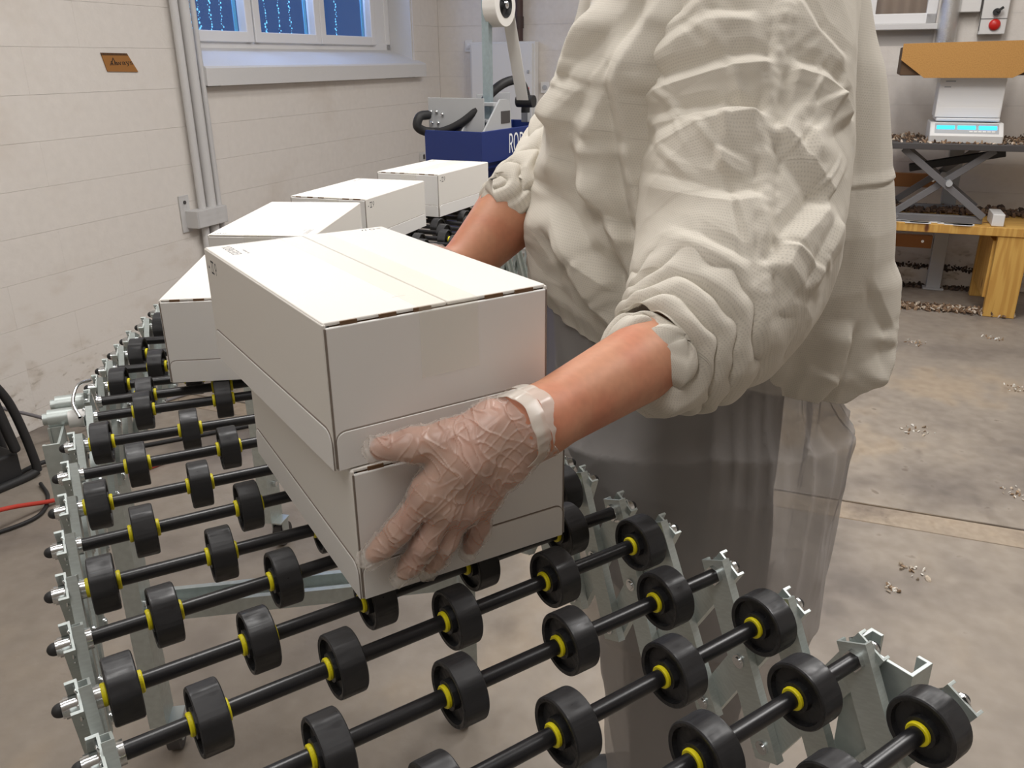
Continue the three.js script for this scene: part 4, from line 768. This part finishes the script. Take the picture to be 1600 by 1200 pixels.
// ---------- back wall things left of the person ----------
{
  const c = rthing('wall_cabinet', 'white boxed-in cabinet low against the back wall under the brown pipe', 'cabinet', BW - 0.006, 0, -2.205);
  part(c, 'carcass', muv(rbox(0.07, 1.385, 0.46, 0.004, -0.035, 0.69, 0)), M.white); part(c, 'front_door', rbox(0.012, 1.34, 0.43, 0.003, -0.078, 0.70, 0), M.white); part(c, 'door_catch', rbox(0.01, 0.02, 0.012, 0.002, -0.088, 1.2, 0.19), M.grey);
  const p = rthing('drain_pipe', 'dark brown pipe running down the back wall to the white cabinet', 'pipe', BW - 0.05, 1.386, -2.1);
  part(p, 'pipe', cyl(0.031, CEIL - 1.39, 24).translate(0, (CEIL - 1.39) / 2, 0), std([0.06, 0.03, 0.025], 0.5)); part(p, 'collar', cyl(0.036, 0.07, 24).translate(0, 0.11, 0), std([0.045, 0.025, 0.02], 0.5));
  const s = rthing('light_switch', 'white light switch on the back wall left of the cabinet', 'switch', BW, 1.33, -2.472); part(s, 'plate', rbox(0.012, 0.075, 0.055, 0.003, -0.006, 0.03, 0), M.white); part(s, 'rocker', rbox(0.008, 0.035, 0.03, 0.002, -0.014, 0.03, 0), M.pvc);
  const q = rthing('wall_socket', 'white socket on the back wall right of the cabinet beside the tape machine', 'socket', BW, 1.07, -1.93); part(q, 'plate', rbox(0.012, 0.07, 0.06, 0.003, -0.006, 0.03, 0), M.white); part(q, 'outlet', cyl(0.016, 0.006, 16).rotateZ(Math.PI / 2).translate(-0.014, 0.03, 0), M.grey);
}
// ---------- right window ----------
{
  const w = new THREE.Group(); w.name = 'window_2'; w.userData.kind = 'structure'; w.position.copy(room(BW + 0.05, 0, 0)); w.rotation.y = ROOM_TURN - Math.PI / 2; scene.add(w);
  const [a, b, c, d] = W2, cx = (a + b) / 2, cy = (c + d) / 2;
  part(w, 'frame_rail', rbox(b - a, 0.055, 0.07, 0.005, cx, c + 0.0275, 0), M.pvc); part(w, 'frame_rail', rbox(b - a, 0.055, 0.07, 0.005, cx, d - 0.0275, 0), M.pvc);
  part(w, 'frame_stile', rbox(0.055, d - c, 0.07, 0.005, a + 0.0275, cy, 0), M.pvc); part(w, 'frame_stile', rbox(0.055, d - c, 0.07, 0.005, b - 0.0275, cy, 0), M.pvc); part(w, 'frame_stile', rbox(0.05, d - c, 0.06, 0.005, 0.005, cy, 0), M.pvc);
  part(w, 'pane', box(0.55, d - c - 0.1, 0.005, -0.29, cy, 0), M.glass); part(w, 'pane', box(0.27, d - c - 0.1, 0.005, 0.16, cy, 0), M.glass);
  part(w, 'window_board', muv(rbox(b - a + 0.06, 0.03, 0.16, 0.004, cx, c - 0.016, 0.04)), M.sill);
  const cu = rthing('reflection_sheet', 'grey brown curtain added behind the right window glass as its room reflection', 'reflection_sheet', BW + 0.18, c - 0.05, cx);  // added sheet, its brown stands in for the room reflected in the glass
  part(cu, 'folded_sheet', loftSheet(1.1, d - c + 0.1), std([0.32, 0.25, 0.2], 0.9, { side: THREE.DoubleSide }));
}
function loftSheet(w, h) {
  const g = new THREE.PlaneGeometry(w, h, 80, 4).rotateY(-Math.PI / 2).translate(0, h / 2, 0), p = g.attributes.position;
  for (let i = 0; i < p.count; i++) p.setX(i, 0.018 * Math.sin(p.getZ(i) * 52) + 0.01 * noise(p.getZ(i) * 9, 1, 1)); g.computeVertexNormals(); return g;
}
// ---------- scale table on the right ----------
const TX = 4.79;      // front of the table, room x
{
  const b = rthing('work_bench', 'low pine bench with board legs under the scissor lift', 'bench', TX, 0, 0.55);
  part(b, 'bench_top', muv(rbox(0.5, 0.045, 1.3, 0.004, 0.25, 0.443, 0.1)), M.pine);
  for (const z of [0.27, -0.42]) { const l = part(b, 'board_leg', muv(rbox(0.045, 0.42, 0.145, 0.004, 0.03, 0.21, z)), M.pine); part(b, 'board_leg', muv(rbox(0.045, 0.42, 0.145, 0.004, 0.46, 0.21, z - 0.02)), M.pine); }
  part(b, 'board_side', muv(rbox(0.38, 0.3, 0.03, 0.003, 0.245, 0.24, 0.2)), M.pine);
  part(b, 'paint_streak', merge(...[...Array(14)].map(() => rbox(rr(0.02, 0.05), 0.003, rr(0.04, 0.12), 0.001, rr(0.01, 0.06), 0.4665, rr(-0.36, 0.1)))), M.white);
  const l = rthing('scissor_lift', 'dark steel scissor lift table on the low pine bench', 'table', TX, 0.4665, 0.5);
  part(l, 'platform', rbox(0.48, 0.03, 0.95, 0.003, 0.245, 0.382, 0.05), M.darkgrey);
  for (const x of [0.06, 0.42]) {
    part(l, 'scissor_arm', bar(V(x, 0.365, -0.25), V(x, 0.035, 0.17), 0.022, 0.034), M.steelpaint);
    part(l, 'scissor_arm', bar(V(x + 0.028, 0.365, 0.17), V(x + 0.028, 0.035, -0.25), 0.022, 0.034), M.steelpaint);
    part(l, 'pivot', cylX(0.016, 0.07, 16, x + 0.01, 0.2, -0.015), M.grey);
    part(l, 'base_rail', rbox(0.04, 0.035, 0.49, 0.003, x + 0.02, 0.018, -0.075), M.steelpaint);
  }
  part(l, 'base_tie', rbox(0.40, 0.03, 0.04, 0.003, 0.25, 0.016, -0.3), M.steelpaint);
  part(l, 'jack_cylinder', bar(V(0.25, 0.34, 0.24), V(0.25, 0.25, -0.2), 0.04, 0.04), M.rubber);
  part(l, 'lever_arm', bar(V(0.0, 0.03, -0.24), V(-0.20, -0.10, -0.42), 0.03, 0.03), M.steelpaint);
  const wb = rthing('foam_block', 'small white block at the right end of the scissor lift base', 'block', TX + 0.02, 0.466, 0.735);
  part(wb, 'block', rbox(0.18, 0.06, 0.055, 0.004, 0.09, 0.031, 0), M.white);
  // scale
  const s = rthing('counting_scale', 'white counting scale with three glowing blue displays on the lift table', 'scale', TX + 0.1, 0.8675, 0.525);
  part(s, 'housing', extrude([[-0.03, 0.004], [0.25, 0.004], [0.25, 0.085], [0.035, 0.085], [-0.035, 0.028]], 0.32, 0.006).translate(0, 0, -0.16), M.white);
  const ang = Math.atan2(0.057, 0.07);
  const panel = part(s, 'display_panel', rbox(0.072, 0.003, 0.29, 0.001), M.grey, [0.0, 0.0625, 0], [0, 0, ang]);
  const glow = new THREE.MeshStandardMaterial({ color: 0x30a0ff, emissive: new THREE.Color().setRGB(0.05, 0.62, 1), emissiveIntensity: 1.1 });
  for (const z of [-0.095, 0, 0.095]) { part(panel, 'display', new RoundedBoxGeometry(0.026, 0.004, 0.082, 3, 0.0019).translate(0.006, 0.002, z), glow); const pl = new THREE.RectAreaLight(new THREE.Color().setRGB(0.05, 0.62, 1), 1.1, 0.08, 0.024); pl.position.set(0.006, 0.0046, z); pl.rotation.set(-Math.PI / 2, 0, Math.PI / 2); panel.add(pl); }
  for (let i = 0; i < 6; i++) part(panel, 'key', rbox(0.010, 0.003, 0.016, 0.001, -0.021, 0.0022, 0.02 + i * 0.02), M.white);
  part(s, 'platter', rbox(0.23, 0.018, 0.29, 0.007, 0.14, 0.105, 0), M.pvc);
  // carton on the scale with an open brown carton on top of it
  const c = rthing('scale_carton', 'white carton standing on the counting scale platter', 'box', TX + 0.13, 0.9825, 0.52);
  part(c, 'front_panel', muv(rbox(0.005, 0.195, 0.29, 0.002, 0, 0.0985, 0)), M.card); part(c, 'side_panel', muv(rbox(0.2, 0.195, 0.005, 0.002, 0.1, 0.0985, -0.145)), M.card); part(c, 'side_panel', muv(rbox(0.2, 0.195, 0.005, 0.002, 0.1, 0.0985, 0.145)), M.card);
  part(c, 'back_panel', muv(rbox(0.005, 0.195, 0.29, 0.002, 0.2, 0.0985, 0)), M.card); part(c, 'lid', muv(rbox(0.2, 0.004, 0.29, 0.0015, 0.1, 0.196, 0)), M.card); part(c, 'lower_flap', skirt(0.28, 0.045, 0.008, 0.0015), M.card, [-0.003, 0.002, -0.14], [0, -Math.PI / 2, 0]);
  part(c, 'print_mark', merge(rbox(0.001, 0.006, 0.045, 0.0003, -0.003, 0.172, -0.10), rbox(0.001, 0.005, 0.03, 0.0003, -0.003, 0.145, -0.11)), M.grey);
  const k = rthing('brown_carton', 'open brown cardboard carton with hanging flaps on top of the white scale carton', 'box', TX + 0.06, 1.18, 0.43);
  part(k, 'tray', muv(merge(rbox(0.4, 0.006, 0.62, 0.002, 0.2, 0.006, 0.06), rbox(0.4, 0.13, 0.006, 0.002, 0.2, 0.07, -0.25), rbox(0.4, 0.13, 0.006, 0.002, 0.2, 0.07, 0.37), rbox(0.006, 0.13, 0.62, 0.002, 0.4, 0.07, 0.06), rbox(0.006, 0.13, 0.62, 0.002, 0.0, 0.07, 0.06))), M.cardboardShaded);  // carton body darkened, shade of its inside put into the colour
  const fl = extrude([[-0.255, 0], [0.375, 0.01], [0.375, -0.085], [0.245, -0.158], [-0.14, -0.158], [-0.255, -0.075]], 0.005, 0.0006);
  part(k, 'front_flap', muv(fl), M.cardboard, [-0.012, 0.15, 0], [0, -Math.PI / 2 + 0, 0.0]);
  part(k, 'top_flap', muv(rbox(0.14, 0.005, 0.62, 0.002, 0.06, 0.142, 0.06)), M.cardboard);
  // control box and duct
  const d = rthing('vent_duct', 'shiny metal duct running down the back wall beside the right window', 'duct', BW - 0.07, 1.30, 0.40);
  part(d, 'duct', cyl(0.05, CEIL - 1.31, 32).translate(0, (CEIL - 1.31) / 2, 0), M.duct); part(d, 'elbow', tube([V(0, 0.02, 0), V(-0.005, -0.04, 0.02), V(-0.02, -0.06, 0.06), V(-0.02, -0.06, 0.11)], 0.048, 30, 20), M.duct);
  const e = rthing('control_box', 'white electrical control box with a red button above the brown carton', 'control box', BW - 0.072, 1.373, 0.612); e.scale.set(1, 1.09, 1.09);
  part(e, 'enclosure', rbox(0.07, 0.22, 0.115, 0.004, 0.035, 0.115, 0.005), M.white); part(e, 'side_enclosure', rbox(0.06, 0.115, 0.15, 0.004, 0.035, 0.165, -0.135), M.white);
  part(e, 'seam_line', merge(box(0.002, 0.003, 0.115, -0.0005, 0.075, 0.005), box(0.002, 0.2, 0.003, -0.0005, 0.12, -0.053)), M.darkgrey);
  part(e, 'red_button', new THREE.SphereGeometry(0.026, 24, 16).scale(0.6, 1, 1).translate(-0.006, 0.048, 0.012), M.red);
  for (const [y, z] of [[0.205, 0.02], [0.105, 0.01]]) part(e, 'knob', merge(cylX(0.016, 0.03, 16, -0.014, y, z), bar(V(-0.03, y, z), V(-0.03, y + 0.02, z + 0.025), 0.012, 0.012)), M.rubber);
  // timber and post behind the lift
  const rail = (label, y, h, z0, z1, x) => { const t = rthing('timber_rail', label, 'plank', x, y, 0); part(t, 'plank', muv(rbox(0.04, h, z1 - z0, 0.003, 0, h / 2, (z0 + z1) / 2)), M.orangewood); part(t, 'screw_head', cyl(0.008, 0.004, 12).rotateZ(Math.PI / 2).translate(-0.022, h * 0.55, z1 - 0.05), M.bolt); };
  rail('upper orange wooden rail behind the scissor lift arms', 0.578, 0.075, -0.3, 0.50, BW - 0.16); rail('lower orange wooden rail under the pine bench by the wall', 0.235, 0.072, -0.3, 0.50, BW - 0.16);
  const post = rthing('steel_post', 'grey steel post behind the scissor lift against the back wall', 'post', BW - 0.17, 0, 0.545); part(post, 'post', rbox(0.06, 0.85, 0.075, 0.004, 0, 0.425, 0), M.grey); part(post, 'base_plate', rbox(0.09, 0.01, 0.11, 0.002, 0, 0.006, 0), M.grey);
}
// ---------- wood chips, litter ----------
{
  const chip = new THREE.DodecahedronGeometry(1, 0), cm = std([1, 1, 1], 0.9), dum = new THREE.Object3D(), col = new THREE.Color();
  const heap = (name, label, n, place, shades) => {
    const im = new THREE.InstancedMesh(chip, cm, n); im.name = numbered(name); im.userData.kind = 'stuff'; tag(im, label, 'wood chips'); im.castShadow = im.receiveShadow = true;
    for (let i = 0; i < n; i++) { const [x, y, z, s] = place(i); dum.position.copy(room(x, y, z)); dum.rotation.set(rr(0, 6), rr(0, 6), rr(0, 6)); dum.scale.set(s * rr(0.6, 1.8), s * rr(0.25, 0.6), s * rr(0.5, 1)); dum.updateMatrix(); im.setMatrixAt(i, dum.matrix); const c = shades[Math.floor(rnd() * shades.length)], k = rr(0.8, 1.2); col.setRGB(c[0] * k, c[1] * k, c[2] * k); im.setColorAt(i, col); }
    scene.add(im);
  };
  const brown = [[0.24, 0.15, 0.09], [0.16, 0.10, 0.06], [0.32, 0.22, 0.14], [0.09, 0.055, 0.035], [0.55, 0.47, 0.38]];
  heap('table_debris', 'brown wood chips and bark scattered over the scissor lift platform', 900, () => { const z = rr(0.08, 1.02), x = rr(0.02, 0.46); return [TX + x, 0.866 + Math.abs(noise(z * 9, x * 9, 2)) * 0.022 * smooth(0.05, 0.2, x), z, rr(0.004, 0.012)]; }, brown);
  heap('floor_debris', 'brown wood chips in a strip on the floor in front of the pine bench', 1100, () => [4.86 + (rnd() + rnd() - 1) * 0.07, 0.004 + rnd() * 0.012, rr(0.25, 0.9), rr(0.004, 0.014)], brown);
  heap('bark_pile', 'dark bark heaped on the footing below the pine bench', 900, () => { const k = rnd() < 0.55; return k ? [5.42 + rr(-0.05, 0.05), 0.1 + Math.abs(noise(rnd() * 9, 1, 2)) * 0.04, rr(-0.1, 0.95), rr(0.004, 0.011)] : [5.36 + rr(-0.05, 0.04), 0.005, rr(-0.1, 0.95), rr(0.006, 0.015)]; }, [[0.06, 0.04, 0.03], [0.1, 0.07, 0.05], [0.035, 0.025, 0.02]]);
  heap('bench_bark', 'dark bark heaped on the bench behind the scissor lift base', 500, () => { const z = rr(0.25, 0.95); return [5.19 + rr(-0.08, 0.08), 0.47 + rnd() * 0.05 * (0.5 + noise(z * 6, 3, 1)), z, rr(0.006, 0.018)]; }, [[0.1, 0.06, 0.04], [0.16, 0.10, 0.06], [0.06, 0.04, 0.03]]);
  heap('floor_crumbs', 'scattered crumbs of wood on the concrete floor right of the conveyor', 220, () => { const c = Math.floor(rnd() * 9), sp = [[2.12, 0.285], [2.02, 0.24], [3.6, 0.2], [3.1, 0.35], [3.7, 0.75], [4.2, 0.4], [3.2, 0.85], [2.7, 0.6], [4.4, 0.75]][c], r = c < 1 ? 0.045 : c < 2 ? 0.02 : 0.06; return [sp[0] + (rnd() + rnd() - 1) * r, 0.003, sp[1] + (rnd() + rnd() - 1) * r, rr(0.002, 0.008)]; }, [[0.5, 0.42, 0.33], [0.35, 0.24, 0.15], [0.75, 0.72, 0.66]]);
}
// ---------- floor fan and cables on the left ----------
{
  const p = room(1.62, 0, -2.46), t = thing('floor_fan', 'black tubular floor fan standing by the wall at the left', 'fan', p, ROOM_TURN - 0.15);
  const fr = (z) => tube([V(0.10, 0.02, z), V(0.10, 0.05, z), V(0.055, 0.30, z), V(0.0, 0.38, z), V(-0.14, 0.40, z), V(-0.32, 0.33, z), V(-0.38, 0.05, z), V(-0.36, 0.02, z), V(-0.13, 0.014, z), V(0.07, 0.014, z), V(0.10, 0.02, z)], 0.014, 120, 12);
  part(t, 'tube_frame', fr(0.08), M.rubber); part(t, 'tube_frame', fr(-0.1), M.rubber);
  part(t, 'guard_strap', rbox(0.03, 0.22, 0.03, 0.012).rotateZ(0.16).translate(0.03, 0.22, 0.085), M.rubber);
  part(t, 'drum', toCreasedNormals(new THREE.LatheGeometry([[0.155, -0.09], [0.165, -0.09], [0.165, 0.08], [0.155, 0.085]].map(([r, y]) => new THREE.Vector2(r, y)), 48).rotateX(Math.PI / 2).translate(-0.15, 0.2, 0), 0.5), M.rubber);
  for (let i = 0; i < 4; i++) part(t, 'blade', new THREE.SphereGeometry(1, 20, 10).scale(0.065, 0.006, 0.03).rotateX(0.5).translate(0.075, 0, 0).rotateZ(i * Math.PI / 2 + 0.7).translate(-0.15, 0.2, 0.02), M.grey);
  part(t, 'hub', cyl(0.04, 0.06, 24).rotateX(Math.PI / 2).translate(-0.15, 0.2, 0.02), M.rubber);
  part(t, 'foot_box', rbox(0.22, 0.09, 0.14, 0.01, -0.05, 0.06, 0), M.rubber);
  const w = (pts) => pts.map(([x, y, z]) => room(x, y, z));
  const cab = (name, label, pts, r, m) => { const g = tube(w(pts), r, 120, 8), o = new THREE.Mesh(g, m); o.name = numbered(name); o.castShadow = o.receiveShadow = true; tag(o, label, 'cable'); scene.add(o); };
  cab('cable', 'red cable curving along the floor in front of the fan', [[1.30, 0.10, -2.16], [1.45, 0.06, -2.16], [1.6, 0.012, -2.15], [1.78, 0.008, -2.08], [2.0, 0.008, -2.0], [2.3, 0.008, -1.7], [2.7, 0.008, -1.3]], 0.007, M.cable);
  cab('cable', 'black cable on the floor running from the fan under the conveyor', [[1.55, 0.012, -2.4], [1.76, 0.02, -2.40], [1.85, 0.009, -2.33], [2.0, 0.008, -2.2], [2.35, 0.008, -1.9], [2.8, 0.008, -1.6]], 0.008, M.rubber);
  cab('cable', 'grey cable hanging from the fan to the floor by the wall', [[1.2, 0.36, -2.5], [1.55, 0.33, -2.52], [1.8, 0.17, -2.52], [2.05, 0.02, -2.5], [2.3, 0.008, -2.45], [2.8, 0.008, -2.3]], 0.006, M.greycable);
  cab('cable', 'thin dark cable loop on the floor below the red one', [[1.3, 0.008, -2.2], [1.5, 0.008, -2.13], [1.6, 0.008, -2.2], [1.66, 0.008, -2.3]], 0.006, M.rubber);
}
renderer.render(scene, camera);
